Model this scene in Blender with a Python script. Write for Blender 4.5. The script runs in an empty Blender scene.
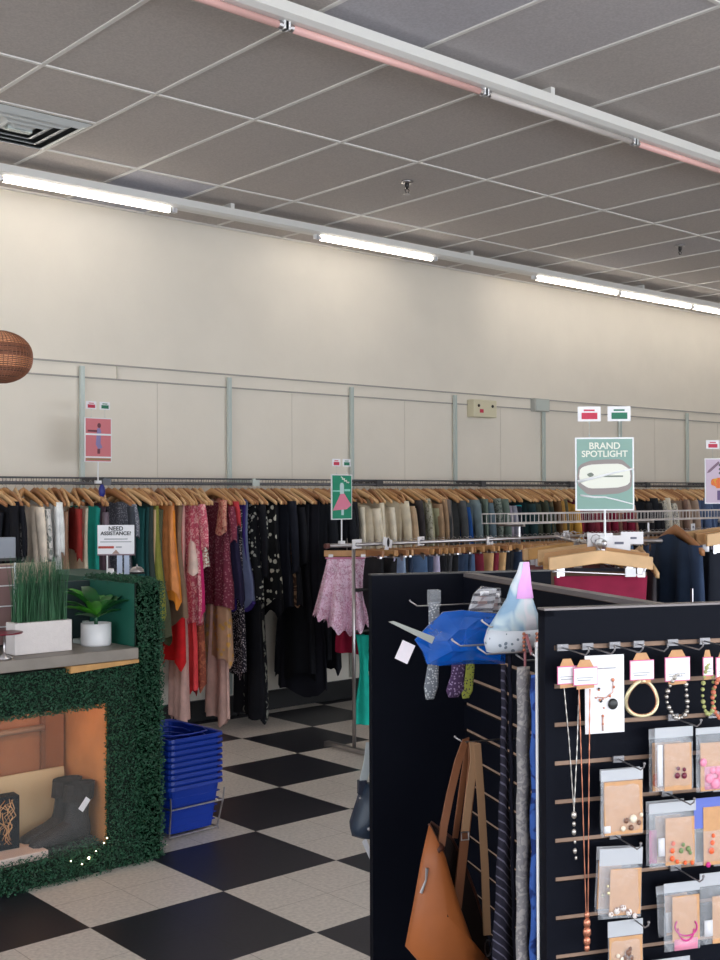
import bpy, math, random
from mathutils import Vector, Matrix
random.seed(7)
C = bpy.context.scene.collection
S = bpy.context.scene
PI = math.pi
# ------------------------------------------------------------------ camera
CAM_H, YAW, PITCH, ROLL, FPX = 1.632, .8512, .0145, -.0041, 1159.2
VW = Vector((math.cos(YAW)*math.cos(PITCH), math.sin(YAW)*math.cos(PITCH), math.sin(PITCH)))
_r = Vector((math.sin(YAW), -math.cos(YAW), 0)); _u = _r.cross(VW)
RT = _r*math.cos(ROLL)+_u*math.sin(ROLL); UP = -_r*math.sin(ROLL)+_u*math.cos(ROLL)
cd = bpy.data.cameras.new('camera'); cam = bpy.data.objects.new('camera', cd); C.objects.link(cam)
cam.matrix_world = Matrix(((RT.x, UP.x, -VW.x, 0), (RT.y, UP.y, -VW.y, 0), (RT.z, UP.z, -VW.z, CAM_H), (0, 0, 0, 1)))
cd.sensor_fit = 'VERTICAL'; cd.sensor_height = 24; cd.lens = 24*FPX/960; cd.clip_start = .05
S.camera = cam
# ------------------------------------------------------------------ world, light, exposure
w = bpy.data.worlds.new('world'); S.world = w; w.use_nodes = True
w.node_tree.nodes['Background'].inputs[0].default_value = (.75, .87, 1, 1)
w.node_tree.nodes['Background'].inputs[1].default_value = 1.0
S.view_settings.view_transform = 'Standard'; S.view_settings.look = 'None'
S.view_settings.gamma = 1; S.view_settings.use_curve_mapping = False; S.view_settings.exposure = 0.3
def area(name, loc, rot, sx, sy, power, col):
    l = bpy.data.lights.new(name, 'AREA'); l.shape = 'RECTANGLE'; l.size = sx; l.size_y = sy; l.energy = power; l.color = col
    o = bpy.data.objects.new(name, l); o.location = loc; o.rotation_euler = rot; C.objects.link(o); return o
# area lights added as daylight from unseen, assumed windows behind and left of camera
area('assumed_window_daylight', (3, -4.85, 1.55), (math.radians(90), 0, 0), 13, 2.3, 400, (.86, .93, 1))
area('assumed_window_daylight', (-4.85, 1, 1.55), (math.radians(90), 0, math.radians(-90)), 9, 2.3, 170, (.86, .93, 1))
TUBE_ON = 10.0

# ------------------------------------------------------------------ helpers
def at(x, y, X=None, Y=None, Z=None, D=None):
    d = VW + RT*((x-360)/FPX) - UP*((y-480)/FPX)
    t = D if D is not None else ((Z-CAM_H)/d.z if Z is not None else (Y/d.y if Y is not None else X/d.x))
    return d*t + Vector((0, 0, CAM_H))
def lin(c):
    c = c/255
    return c/12.92 if c <= .04045 else ((c+.055)/1.055)**2.4
def rgb(r, g, b): return (lin(r), lin(g), lin(b), 1)
MC = {}
def mat(name, col, rough=.6, metal=0, spec=.5, noise=0, nscale=20, bump=0, alpha=1, emit=0, sheen=0, pattern=None, col2=None, pscale=30, coat=0, trans=0, thr=.35):
    if name in MC: return MC[name]
    m = bpy.data.materials.new(name); m.use_nodes = True; nt = m.node_tree; N = nt.nodes; L = nt.links
    b = N['Principled BSDF']; b.inputs['Base Color'].default_value = col; b.inputs['Roughness'].default_value = rough
    b.inputs['Metallic'].default_value = metal; b.inputs['Specular IOR Level'].default_value = spec; b.inputs['Alpha'].default_value = alpha
    b.inputs['Coat Weight'].default_value = coat; b.inputs['Transmission Weight'].default_value = trans
    if sheen: b.inputs['Sheen Weight'].default_value = sheen
    if emit: b.inputs['Emission Color'].default_value = col; b.inputs['Emission Strength'].default_value = emit
    tc = N.new('ShaderNodeTexCoord'); src = None
    if pattern:
        mx = N.new('ShaderNodeMix'); mx.data_type = 'RGBA'; mx.inputs[6].default_value = col; mx.inputs[7].default_value = col2
        if pattern == 'dots':
            v = N.new('ShaderNodeTexVoronoi'); v.inputs['Scale'].default_value = pscale; L.new(tc.outputs['Object'], v.inputs['Vector'])
            r = N.new('ShaderNodeMath'); r.operation = 'LESS_THAN'; r.inputs[1].default_value = thr; L.new(v.outputs['Distance'], r.inputs[0]); L.new(r.outputs[0], mx.inputs[0])
        elif pattern == 'floral':
            v = N.new('ShaderNodeTexNoise'); v.inputs['Scale'].default_value = pscale; v.inputs['Detail'].default_value = 1.5; v.inputs['Distortion'].default_value = 1.5; L.new(tc.outputs['Object'], v.inputs['Vector'])
            r = N.new('ShaderNodeValToRGB'); r.color_ramp.elements[0].position = .5; r.color_ramp.elements[1].position = .56; L.new(v.outputs[0], r.inputs[0]); L.new(r.outputs[0], mx.inputs[0])
        elif pattern in ('stripe', 'diag', 'check'):
            v = N.new('ShaderNodeTexWave'); v.inputs['Scale'].default_value = pscale; v.bands_direction = 'DIAGONAL' if pattern == 'diag' else 'Z'; v.inputs['Distortion'].default_value = .6
            L.new(tc.outputs['Object'], v.inputs['Vector'])
            r = N.new('ShaderNodeMath'); r.operation = 'GREATER_THAN'; r.inputs[1].default_value = 1-thr; L.new(v.outputs['Fac'], r.inputs[0]); L.new(r.outputs[0], mx.inputs[0])
        L.new(mx.outputs[2], b.inputs['Base Color']); src = mx.outputs[2]
    if noise:
        n = N.new('ShaderNodeTexNoise'); n.inputs['Scale'].default_value = nscale; n.inputs['Detail'].default_value = 5; L.new(tc.outputs['Object'], n.inputs['Vector'])
        mr = N.new('ShaderNodeMapRange'); mr.inputs[1].default_value = .3; mr.inputs[2].default_value = .7; mr.inputs[3].default_value = 1-noise; mr.inputs[4].default_value = 1+noise*.6
        L.new(n.outputs[0], mr.inputs[0])
        mm = N.new('ShaderNodeVectorMath'); mm.operation = 'SCALE'
        if src: L.new(src, mm.inputs[0])
        else: mm.inputs[0].default_value = col[:3]
        L.new(mr.outputs[0], mm.inputs['Scale']); L.new(mm.outputs[0], b.inputs['Base Color'])
    if bump:
        n2 = N.new('ShaderNodeTexNoise'); n2.inputs['Scale'].default_value = nscale*3; n2.inputs['Detail'].default_value = 4; L.new(tc.outputs['Object'], n2.inputs['Vector'])
        bp = N.new('ShaderNodeBump'); bp.inputs['Strength'].default_value = bump; bp.inputs['Distance'].default_value = .01
        L.new(n2.outputs[0], bp.inputs['Height']); L.new(bp.outputs[0], b.inputs['Normal'])
    MC[name] = m; return m
class MB:
    def __init__(s): s.v = []; s.f = []
    def add(s, vs, fs):
        k = len(s.v); s.v += [tuple(v) for v in vs]; s.f += [tuple(i+k for i in f) for f in fs]; return s
    def box(s, x0, x1, y0, y1, z0, z1, M=None):
        vs = [Vector((x, y, z)) for x in (x0, x1) for y in (y0, y1) for z in (z0, z1)]
        if M: vs = [M @ v for v in vs]
        return s.add(vs, [(0, 1, 3, 2), (4, 6, 7, 5), (0, 4, 5, 1), (2, 3, 7, 6), (0, 2, 6, 4), (1, 5, 7, 3)])
    def tube(s, pts, r, n=8, cap=True):
        pts = [Vector(p) for p in pts]; rs = r if isinstance(r, (list, tuple)) else [r]*len(pts); vs = []; fs = []
        ref = None
        for i, p in enumerate(pts):
            t = (pts[min(i+1, len(pts)-1)]-pts[max(i-1, 0)]).normalized()
            if ref is None:
                ref = Vector((0, 0, 1)) if abs(t.z) < .9 else Vector((1, 0, 0))
            a = (ref - t*ref.dot(t))
            if a.length < 1e-4: a = t.orthogonal()
            a.normalize(); ref = a; b = t.cross(a)
            vs += [p+(a*math.cos(2*PI*k/n)+b*math.sin(2*PI*k/n))*rs[i] for k in range(n)]
        for i in range(len(pts)-1):
            for k in range(n): fs.append((i*n+k, i*n+(k+1) % n, (i+1)*n+(k+1) % n, (i+1)*n+k))
        if cap: fs.append(tuple(range(n-1, -1, -1))); fs.append(tuple((len(pts)-1)*n+k for k in range(n)))
        return s.add(vs, fs)
    def loft(s, rings, closed=True, cap0=False, cap1=False):
        n = len(rings[0]); vs = [v for r in rings for v in r]; fs = []
        for i in range(len(rings)-1):
            for k in range(n if closed else n-1): fs.append((i*n+k, i*n+(k+1) % n, (i+1)*n+(k+1) % n, (i+1)*n+k))
        if cap0: fs.append(tuple(range(n-1, -1, -1)))
        if cap1: fs.append(tuple((len(rings)-1)*n+k for k in range(n)))
        return s.add(vs, fs)
    def ball(s, c, r, n=10, sc=(1, 1, 1)):
        c = Vector(c); rings = []
        for i in range(n//2+1):
            th = PI*i/(n//2); rr = max(math.sin(th), .01)
            rings.append([c+Vector((r*sc[0]*rr*math.cos(2*PI*k/n), r*sc[1]*rr*math.sin(2*PI*k/n), r*sc[2]*math.cos(th))) for k in range(n)])
        return s.loft(rings, cap0=True, cap1=True)
    def lathe(s, prof, c=(0, 0, 0), n=24):
        c = Vector(c); return s.loft([[c+Vector((max(r, .0005)*math.cos(2*PI*k/n), max(r, .0005)*math.sin(2*PI*k/n), z)) for k in range(n)] for r, z in prof])
    def prism(s, poly, y0, y1, M=None):   # poly in XZ, extruded along Y
        n = len(poly); vs = [Vector((x, y0, z)) for x, z in poly]+[Vector((x, y1, z)) for x, z in poly]
        if M: vs = [M @ v for v in vs]
        return s.add(vs, [tuple(range(n)), tuple(range(2*n-1, n-1, -1))]+[(i, i+n, (i+1) % n+n, (i+1) % n) for i in range(n)])
    def mesh(s, name, m, smooth=False):
        me = bpy.data.meshes.new(name); me.from_pydata(s.v, [], s.f); me.materials.append(m)
        if smooth: me.polygons.foreach_set('use_smooth', [True]*len(me.polygons))
        me.update(); return me
    def build(s, name, m, parent=None, smooth=False, loc=None, bevel=0):
        o = bpy.data.objects.new(name, s.mesh(name, m, smooth)); C.objects.link(o)
        if parent: o.parent = parent
        if loc is not None: o.location = loc
        if bevel:
            md = o.modifiers.new('bevel', 'BEVEL'); md.width = bevel; md.segments = 2; md.limit_method = 'ANGLE'
        return o
def tag(o, label, cat, group=None, kind=None):
    o['label'] = label; o['category'] = cat
    if group: o['group'] = group
    if kind: o['kind'] = kind
    return o
def thing(name, label, cat, loc=(0, 0, 0), rz=0, group=None):
    o = bpy.data.objects.new(name, None); o.empty_display_size = .05; C.objects.link(o); o.location = loc; o.rotation_euler = (0, 0, rz)
    return tag(o, label, cat, group)
def struct(name, mb, m, parent=None, **k):
    o = mb.build(name, m, parent, **k)
    if not parent: o['kind'] = 'structure'
    return o
def dup(root):
    r = root.copy(); C.objects.link(r)
    for ch in list(root.children):
        c = ch.copy(); C.objects.link(c); c.parent = r
        for g in list(ch.children):
            d = g.copy(); C.objects.link(d); d.parent = c
    return r
def text(name, s, size, m, parent, M, ext=.0006, bold=0, align='CENTER'):
    cu = bpy.data.curves.new(name, 'FONT'); cu.body = s; cu.size = size; cu.align_x = align; cu.align_y = 'CENTER'; cu.extrude = ext; cu.offset = bold
    t = bpy.data.objects.new(name, cu); C.objects.link(t)
    me = bpy.data.meshes.new_from_object(t.evaluated_get(bpy.context.evaluated_depsgraph_get())); bpy.data.objects.remove(t)
    me.materials.clear(); me.materials.append(m)
    o = bpy.data.objects.new(name, me); C.objects.link(o); o.parent = parent; o.matrix_local = M; return o

# ------------------------------------------------------------------ materials
def nodemat(name):
    m = bpy.data.materials.new(name); m.use_nodes = True; return m, m.node_tree.nodes, m.node_tree.links, m.node_tree.nodes['Principled BSDF']
FX, FY = 2.1406, 4.0084
def floor_mat():
    m, N, L, b = nodemat('checkered_vinyl')
    g = N.new('ShaderNodeNewGeometry'); mp = N.new('ShaderNodeMapping'); mp.vector_type = 'TEXTURE'
    mp.inputs['Location'].default_value = (FX, FY, -5); mp.inputs['Scale'].default_value = (.61, .61, 100)
    L.new(g.outputs['Position'], mp.inputs['Vector'])
    ck = N.new('ShaderNodeTexChecker'); ck.inputs['Scale'].default_value = 1
    ck.inputs['Color2'].default_value = rgb(222, 214, 206); ck.inputs['Color1'].default_value = rgb(40, 41, 50)
    L.new(mp.outputs[0], ck.inputs['Vector'])
    n = N.new('ShaderNodeTexNoise'); n.inputs['Scale'].default_value = 60; n.inputs['Detail'].default_value = 8; L.new(g.outputs['Position'], n.inputs['Vector'])
    mr = N.new('ShaderNodeMapRange'); mr.inputs[1].default_value = .3; mr.inputs[2].default_value = .7; mr.inputs[3].default_value = .84; mr.inputs[4].default_value = 1.12; L.new(n.outputs[0], mr.inputs[0])
    sc = N.new('ShaderNodeVectorMath'); sc.operation = 'SCALE'; L.new(ck.outputs['Color'], sc.inputs[0]); L.new(mr.outputs[0], sc.inputs['Scale'])
    # seams of the single tiles, two to a check
    mp2 = N.new('ShaderNodeMapping'); mp2.vector_type = 'TEXTURE'; mp2.inputs['Location'].default_value = (FX, FY, 0); mp2.inputs['Scale'].default_value = (.305, .305, 1)
    L.new(g.outputs['Position'], mp2.inputs['Vector'])
    sp = N.new('ShaderNodeSeparateXYZ'); L.new(mp2.outputs[0], sp.inputs[0]); out = []
    for ax in 'XY':
        f = N.new('ShaderNodeMath'); f.operation = 'PINGPONG'; f.inputs[1].default_value = .5; L.new(sp.outputs[ax], f.inputs[0])
        l = N.new('ShaderNodeMath'); l.operation = 'LESS_THAN'; l.inputs[1].default_value = .005; L.new(f.outputs[0], l.inputs[0]); out.append(l)
    mxm = N.new('ShaderNodeMath'); mxm.operation = 'MAXIMUM'; L.new(out[0].outputs[0], mxm.inputs[0]); L.new(out[1].outputs[0], mxm.inputs[1])
    mx = N.new('ShaderNodeMix'); mx.data_type = 'RGBA'; mx.blend_type = 'MULTIPLY'; mx.inputs[7].default_value = (.55, .52, .5, 1)
    L.new(mxm.outputs[0], mx.inputs[0]); L.new(sc.outputs[0], mx.inputs[6]); L.new(mx.outputs[2], b.inputs['Base Color'])
    b.inputs['Roughness'].default_value = .38; b.inputs['Specular IOR Level'].default_value = .35
    return m
CX, CY, CZ = 2.4436, 5.0304, 3.662
def ceil_mat():
    m, N, L, b = nodemat('mineral_fibre_tiles')
    g = N.new('ShaderNodeNewGeometry'); mp = N.new('ShaderNodeMapping'); mp.vector_type = 'TEXTURE'
    mp.inputs['Location'].default_value = (CX, CY, 0); mp.inputs['Scale'].default_value = (.61, 1.22, 100); L.new(g.outputs['Position'], mp.inputs['Vector'])
    fl = N.new('ShaderNodeVectorMath'); fl.operation = 'FLOOR'; L.new(mp.outputs[0], fl.inputs[0])
    wn = N.new('ShaderNodeTexWhiteNoise'); L.new(fl.outputs[0], wn.inputs['Vector'])
    rp = N.new('ShaderNodeValToRGB'); e = rp.color_ramp.elements
    e[0].color = rgb(190, 182, 178); e[1].color = rgb(184, 184, 196); e[1].position = 1
    x = e.new(.72); x.color = rgb(196, 187, 182)
    L.new(wn.outputs['Value'], rp.inputs[0])
    n = N.new('ShaderNodeTexNoise'); n.inputs['Scale'].default_value = 90; n.inputs['Detail'].default_value = 6; L.new(g.outputs['Position'], n.inputs['Vector'])
    mr = N.new('ShaderNodeMapRange'); mr.inputs[1].default_value = .35; mr.inputs[2].default_value = .65; mr.inputs[3].default_value = .9; mr.inputs[4].default_value = 1.06; L.new(n.outputs[0], mr.inputs[0])
    sc = N.new('ShaderNodeVectorMath'); sc.operation = 'SCALE'; L.new(rp.outputs[0], sc.inputs[0]); L.new(mr.outputs[0], sc.inputs['Scale'])
    L.new(sc.outputs[0], b.inputs['Base Color']); b.inputs['Roughness'].default_value = .95
    return m
M_wall = mat('painted_wall', rgb(228, 220, 208), .8, noise=.03, nscale=3, bump=.15)
M_wall2 = mat('painted_panel', rgb(216, 208, 196), .75, noise=.05, nscale=2)
M_white = mat('white_enamel', rgb(226, 224, 220), .45)
M_tee = mat('tee_bar_enamel', rgb(226, 222, 218), .5)
M_whitep = mat('white_plastic', rgb(235, 235, 238), .35)
M_black = mat('black_laminate', rgb(17, 19, 28), .55, spec=.06)
M_blackp = mat('black_paint', rgb(14, 14, 17), .6)
M_steel = mat('galvanised_steel', rgb(198, 206, 202), .45, .25)
M_chrome = mat('chrome', rgb(190, 186, 188), .33, 1)
M_dark = mat('dark_metal', rgb(70, 68, 68), .4, .8)
M_wood = mat('hanger_wood', rgb(198, 148, 98), .45, noise=.25, nscale=8)
M_wood2 = mat('hanger_wood_dark', rgb(164, 112, 72), .45, noise=.25, nscale=8)
M_wood3 = mat('hanger_wood_light', rgb(220, 178, 130), .45, noise=.2, nscale=8)
M_mdf = mat('raw_fibreboard', rgb(172, 140, 120), .8, noise=.15, nscale=30)
M_leafg = mat('boxwood_leaf', rgb(44, 92, 66), .5, noise=.55, nscale=40)
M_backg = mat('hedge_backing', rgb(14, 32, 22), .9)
M_teal = mat('teal_paint', rgb(22, 92, 76), .6)
M_counter = mat('grey_wood_counter', rgb(142, 134, 126), .5, noise=.18, nscale=9)
M_pine = mat('pine_board', rgb(206, 156, 96), .55, noise=.2, nscale=14)
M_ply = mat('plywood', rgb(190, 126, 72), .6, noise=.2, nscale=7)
M_clear = mat('clear_plastic', rgb(225, 228, 235), .12, alpha=.2, spec=.9, bump=.5, nscale=14)
M_hook = mat('satin_hook', rgb(150, 147, 150), .5, .7)
M_card = mat('kraft_card', rgb(206, 156, 112), .8, noise=.08, nscale=60)
M_paper = mat('white_card', rgb(238, 236, 240), .6)
M_pink = mat('pink_print', rgb(228, 110, 160), .6)
M_red = mat('red_print', rgb(196, 52, 80), .6)
M_green = mat('green_print', rgb(40, 118, 90), .6)
M_ink = mat('black_ink', rgb(28, 28, 34), .7)

# ------------------------------------------------------------------ setting
XL, XR, YF, YW = -5.0, 14.0, -5.0, 7.2
struct('floor', MB().box(XL, XR, YF, YW, -.1, 0), floor_mat())
cl = struct('ceiling', MB().box(XL, XR, YF, YW, CZ, CZ+.1), ceil_mat())
g = MB(); x = CX - .61*12
while x < XR:
    g.box(x-.010, x+.010, YF, YW, CZ-.007, CZ+.001); x += .61
y = CY - 1.22*8
while y < YW:
    g.box(XL, XR, y-.010, y+.010, CZ-.0068, CZ+.001); y += 1.22
g.box(CX, CX+.61, 5.64-.012, 5.64+.012, CZ-.0066, CZ+.001)
g.box(XL, XR, YW-.02, YW, CZ-.012, CZ)
g.build('tee_grid', M_tee, cl)
struct('wall_rear', MB().box(XL, XR, YW, YW+.15, 0, CZ), M_wall)
struct('wall_right', MB().box(XR, XR+.15, YF, YW, 0, CZ), M_wall)
for nm, horiz in (('wall_front', True), ('wall_left', False)):  # unseen walls, with openings left for the assumed windows
    m = MB()
    if horiz:
        m.box(XL, XR, YF-.15, YF, 0, .35).box(XL, XR, YF-.15, YF, 2.8, CZ); m.box(XL, -3.6, YF-.15, YF, .35, 2.8).box(9.6, XR, YF-.15, YF, .35, 2.8)
    else:
        m.box(XL-.15, XL, YF, YW, 0, .35).box(XL-.15, XL, YF, YW, 2.8, CZ); m.box(XL-.15, XL, YF, -3.6, .35, 2.8).box(XL-.15, XL, 5.6, YW, .35, 2.8)
    struct(nm, m, M_wall)
wf = struct('window_assumed_1', MB().box(-3.6, 9.6, YF-.1, YF-.06, .35, .42).box(-3.6, 9.6, YF-.1, YF-.06, 2.73, 2.8), M_dark)  # assumed shop window behind the camera, unseen, added for the daylight
m = MB()
for k in range(7): m.box(-3.6+k*2.185, -3.53+k*2.185, YF-.1, YF-.04, .35, 2.8)
m.build('mullion', M_dark, wf); MB().box(-3.6, 9.6, YF-.085, YF-.08, .4, 2.75).build('pane', M_clear, wf)
wf = struct('window_assumed_2', MB().box(XL-.1, XL-.06, -3.6, 5.6, .35, .42).box(XL-.1, XL-.06, -3.6, 5.6, 2.73, 2.8), M_dark)  # second assumed window, unseen on the left, added for the daylight
MB().box(XL-.085, XL-.08, -3.6, 5.6, .4, 2.75).build('pane', M_clear, wf)
struct('baseboard_rear', MB().box(XL, XR, YW-.03, YW, 0, .145), M_blackp)
# panelling seams, raceway, panel edge with its shade line and slotted standards
m = MB()
m.box(XL, XR, YW-.012, YW, 2.55, 2.56).box(XL, XR, YW-.012, YW, 2.452, 2.462)  # upper: panel top edge; lower: its shade line, modelled as a grey strip
struct('trim_1', m, mat('trim_and_shade_grey', rgb(160, 156, 150), .6))
m = MB()
for k in range(-3, 7): m.box(4.38+1.22*k-.0015, 4.38+1.22*k+.0015, YW-.002, YW, .15, 2.45)
m.box(4.05, 4.056, YW-.014, YW, 2.46, 2.55)
struct('trim_2', m, mat('seam_grey', rgb(206, 198, 186), .8))
m = MB()
st = None
for k in range(-2, 9):
    X = 3.772 + 1.2125*k
    if X > XR-.3: break
    m = MB().box(X-.016, X+.016, YW-.034, YW-.018, .16, 2.53).box(X-.016, X-.010, YW-.04, YW-.034, .16, 2.53).box(X+.010, X+.016, YW-.04, YW-.034, .16, 2.53)
    for j in range(30): m.box(X-.004, X+.004, YW-.0345, YW-.0335, 1.7+j*.027, 1.715+j*.027)
    names = {0: 'leftmost full-height steel upright on the rear wall, beside the pink sign', 1: 'steel upright on the rear wall above the burgundy dresses',
             2: 'steel upright on the rear wall just right of the green sign', 3: 'steel upright on the rear wall left of the cream lamp box',
             4: 'steel upright on the rear wall under the grey junction box', 5: 'steel upright on the rear wall behind the spotlight sign', 6: 'steel upright on the rear wall left of the purple sign'}
    if k in names:
        tag(m.build('wall_upright', M_steel), names[k], 'upright', 'slotted steel uprights on the rear wall')
# ------------------------------------------------------------------ boxes on wall
def wall_box(p0, p1, dep, m_, name, label, cat):
    a = at(*p0, Y=YW-dep); b = at(*p1, Y=YW-dep); t = thing(name, label, cat, ((a.x+b.x)/2, YW, (a.z+b.z)/2)); hw = (b.x-a.x)/2; hh = abs(a.z-b.z)/2
    MB().box(-hw, hw, -dep, 0, -hh, hh).build('housing', m_, t, bevel=.008); return t, hw, hh
t, hw, hh = wall_box((474, 399), (497, 418), .09, mat('cream_plastic', rgb(214, 206, 178), .5), 'emergency_light', 'cream emergency light box on the rear wall above the clothes', 'light box')
MB().box(-hw*.5, -hw*.2, -.094, -.089, -hh*.5, -hh*.1).build('indicator', M_red, t)
for sx in (-1, 1):
    MB().ball((sx*hw*.6, -.092, hh*.3), .014, 10).build('lamp_head', M_dark, t, True)
t, hw, hh = wall_box((535, 398), (550, 412), .06, mat('grey_box', rgb(176, 176, 170), .5), 'junction_box', 'grey junction box on the rear wall above an upright', 'box')
MB().box(-hw*.85, hw*.85, -.064, -.059, -hh*.85, hh*.85).build('cover', M_steel, t)
# ------------------------------------------------------------------ lights
def strip_row(Y, z, joints, lit, labels, tube_mats, x0, x1, label_ch, toscreen):
    t = thing('light_channel', label_ch, 'light fixture', ((x0+x1)/2, Y, z)); cx = (x0+x1)/2
    m = MB()
    prof = [(-.065, .03), (-.065, .075), (.065, .075), (.065, .03), (.035, .018), (-.035, .018)]
    n = len(prof); vs = [Vector((xx-cx, p, q)) for xx in (x0, x1) for p, q in prof]
    m.add(vs, [(i, (i+1) % n, (i+1) % n+n, i+n) for i in range(n)]+[tuple(range(n)), tuple(range(2*n-1, n-1, -1))])
    m.build('channel', M_white, t)
    for k in range(int((x1-x0)/2.4)+1):
        xx = x0+.6+k*2.4-cx
        if xx < x1-cx: MB().box(xx-.015, xx+.015, -.05, .05, .075, CZ-z-.0005).box(xx-.04, xx+.04, -.055, -.045, .04, .07).build('bracket', M_white, t)
    for k, (a, b) in enumerate(joints):
        for e in (a, b): MB().box(e-cx-.0115, e-cx+.0115, -.016, .016, -.014, .03).build('lamp_socket', M_whitep, t)
        if labels[k] is None: continue
        tb = thing('fluorescent_tube', labels[k], 'tube light', (a, Y, z), 0, 'fluorescent tubes along the rear wall' if lit[k] else None)
        MB().tube([(.03, 0, 0), (b-a-.03, 0, 0)], .019 if lit[k] else .016, 12).build('glass_tube', tube_mats[k], tb, True)
        MB().tube([(.013, 0, 0), (.032, 0, 0)], .0165, 12).tube([(b-a-.032, 0, 0), (b-a-.013, 0, 0)], .0165, 12).build('end_cap', M_chrome, tb)
    return t
M_on = mat('lit_tube', (1, .93, .82, 1), emit=TUBE_ON)
M_offp = mat('unlit_tube_pink_tint', rgb(236, 186, 180), .25); M_offw = mat('unlit_tube_pale', rgb(205, 196, 192), .25)  # pink is the daylight tint on the glass, put into the base colour
j1 = []; lit1 = []; lab1 = []; tm1 = []
X0 = 4.143+.02
onlab = {-1: 'lit fluorescent tube at the left edge, above the rear wall', 1: 'lit fluorescent tube over the green sign, alone between two dark gaps',
         3: 'lit fluorescent tube, leftmost of the three end to end at the right', 4: 'lit fluorescent tube, middle of the three end to end at the right', 5: 'lit fluorescent tube cut by the right edge of the photo'}
offlab = {0: None, 2: None}
for k in range(-4, 8):
    a = X0 + 1.228*k; b = a+1.215
    on = k not in (0, 2)
    j1.append((a, b)); lit1.append(on); tm1.append(M_on)
    lab1.append(None if not on else onlab.get(k, 'lit fluorescent tube above the rear wall outside the view'))
strip_row(6.62, 3.548, j1, lit1, lab1, tm1, -.8, 13.9, 'long white strip light channel under the ceiling along the rear wall', None)
j2 = []; lab2 = []; tm2 = []
ll = {-1: 'unlit pinkish tube of the near strip at the top edge of the photo', 0: 'unlit tube of the near strip, pink at its left end',
      1: 'unlit pale tube, middle of the near ceiling strip', 2: 'unlit pinkish tube of the near strip at the right edge'}
for k in range(-1, 4):
    a = 2.87+1.19*k; j2.append((a, a+1.18)); lab2.append(ll.get(k)); tm2.append(M_offw if k == 1 else M_offp)
strip_row(3.72, 3.545, j2, [False]*5, lab2, tm2, 1.5, 8.8, 'white strip light channel with unlit tubes crossing the near ceiling', None)
# unseen rows of lit strips, added to light the camera's part of the shop
for Y in (.6, -2.4):
    t = thing('light_channel', 'unseen lit ceiling strip added to light the near part of the shop', 'light fixture', (4, Y, 3.55), 0, 'near ceiling strips')
    MB().box(-6, 6, -.05, .05, .02, .055).box(-6, -5.9, -.02, .02, .05, .112).box(5.9, 6, -.02, .02, .05, .112).build('channel', M_white, t)
    MB().tube([(-5.9, 0, 0), (5.9, 0, 0)], .017, 8).build('glass_tube', mat('lit_tube_near', (1, .95, .88, 1), emit=14), t, True)
# ------------------------------------------------------------------ vent and sprinklers
M_vent = mat('vent_aluminium', rgb(214, 218, 218), .4, .1)
t = thing('ceiling_vent', 'square metal air vent with nested louvres set in the ceiling', 'vent', (CX+.305, 5.945, CZ))
MB().box(-.295, .295, -.295, .295, -.006, -.001).build('backing', M_dark, t)
for k in range(4):
    r0 = .29-.068*k; r1 = r0-.05; m = MB()
    rings = [[Vector((sx*r, sy*r, z)) for sx, sy in ((-1, -1), (1, -1), (1, 1), (-1, 1))] for r, z in ((r0, -.008), (r1, -.03), (r1-.004, -.028), (r0-.006, -.0055))]
    m.loft(rings); m.build('louvre', M_vent, t)
MB().box(-.07, .07, -.02, .02, -.034, -.012).build('damper', M_steel, t)
for px, py, lab in ((407, 181, 'chrome sprinkler head hanging from the ceiling left of centre'), (680, 245, 'chrome sprinkler head hanging from the ceiling near the right edge')):
    p = at(px, py, Z=CZ); t = thing('sprinkler_head', lab, 'sprinkler', (p.x, p.y, CZ), 0, 'ceiling sprinklers')
    MB().lathe([(0, -.001), (.04, -.002), (.038, -.012), (.018, -.016), (0, -.017)], n=20).build('escutcheon', M_chrome, t, True)
    MB().tube([(0, 0, -.01), (0, 0, -.045)], .014, 10).tube([(0, 0, -.045), (.018, 0, -.06), (.004, 0, -.085)], .004, 6).tube([(0, 0, -.045), (-.018, 0, -.06), (-.004, 0, -.085)], .004, 6).build('frame_arms', M_dark, t, True)
    MB().lathe([(0, -.084), (.024, -.085), (.022, -.088), (0, -.088)], n=14).build('deflector', M_chrome, t)
# ------------------------------------------------------------------ copper pendant
p = at(-2, 357, D=4.5); t = thing('pendant_lamp', 'woven copper wire pendant lampshade at the left edge', 'lamp', (p.x, p.y, p.z))
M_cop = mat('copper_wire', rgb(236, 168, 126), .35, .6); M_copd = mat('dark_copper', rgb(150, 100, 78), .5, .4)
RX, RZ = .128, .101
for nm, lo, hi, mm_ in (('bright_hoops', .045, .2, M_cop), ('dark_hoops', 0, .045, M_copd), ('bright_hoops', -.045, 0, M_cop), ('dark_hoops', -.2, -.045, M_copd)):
    m = MB()
    for k in range(29):
        z = -RZ*.96+2*RZ*.96*k/28+.0001
        if not lo <= z < hi: continue
        r = RX*math.sqrt(max(0, 1-abs(z/RZ)**2.3))
        m.tube([(r*math.cos(a*PI/16), r*math.sin(a*PI/16), z) for a in range(33)], .0024, 5, False)
    m.build(nm, mm_, t, True)
m = MB()
for a in range(48):
    an = a*2*PI/48; pts = []
    for k in range(15):
        zz = math.sin(-1.3+2.6*k/14); rr = RX*1.015*(1-abs(zz)**2.3)**.5; pts.append((rr*math.cos(an), rr*math.sin(an), RZ*1.01*zz))
    m.tube(pts, .0018, 4, False)
m.build('wire_ribs', M_copd, t, True)
m = MB(); m.lathe([(RX*.92*(1-abs(math.sin(-1.3+2.6*k/12))**2.3)**.5, RZ*.93*math.sin(-1.3+2.6*k/12)) for k in range(13)], n=32)
m.build('inner_weave', mat('copper_weave', rgb(170, 112, 84), .45, .3, pattern='stripe', col2=rgb(84, 58, 52), pscale=14, thr=.55), t, True)
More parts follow.
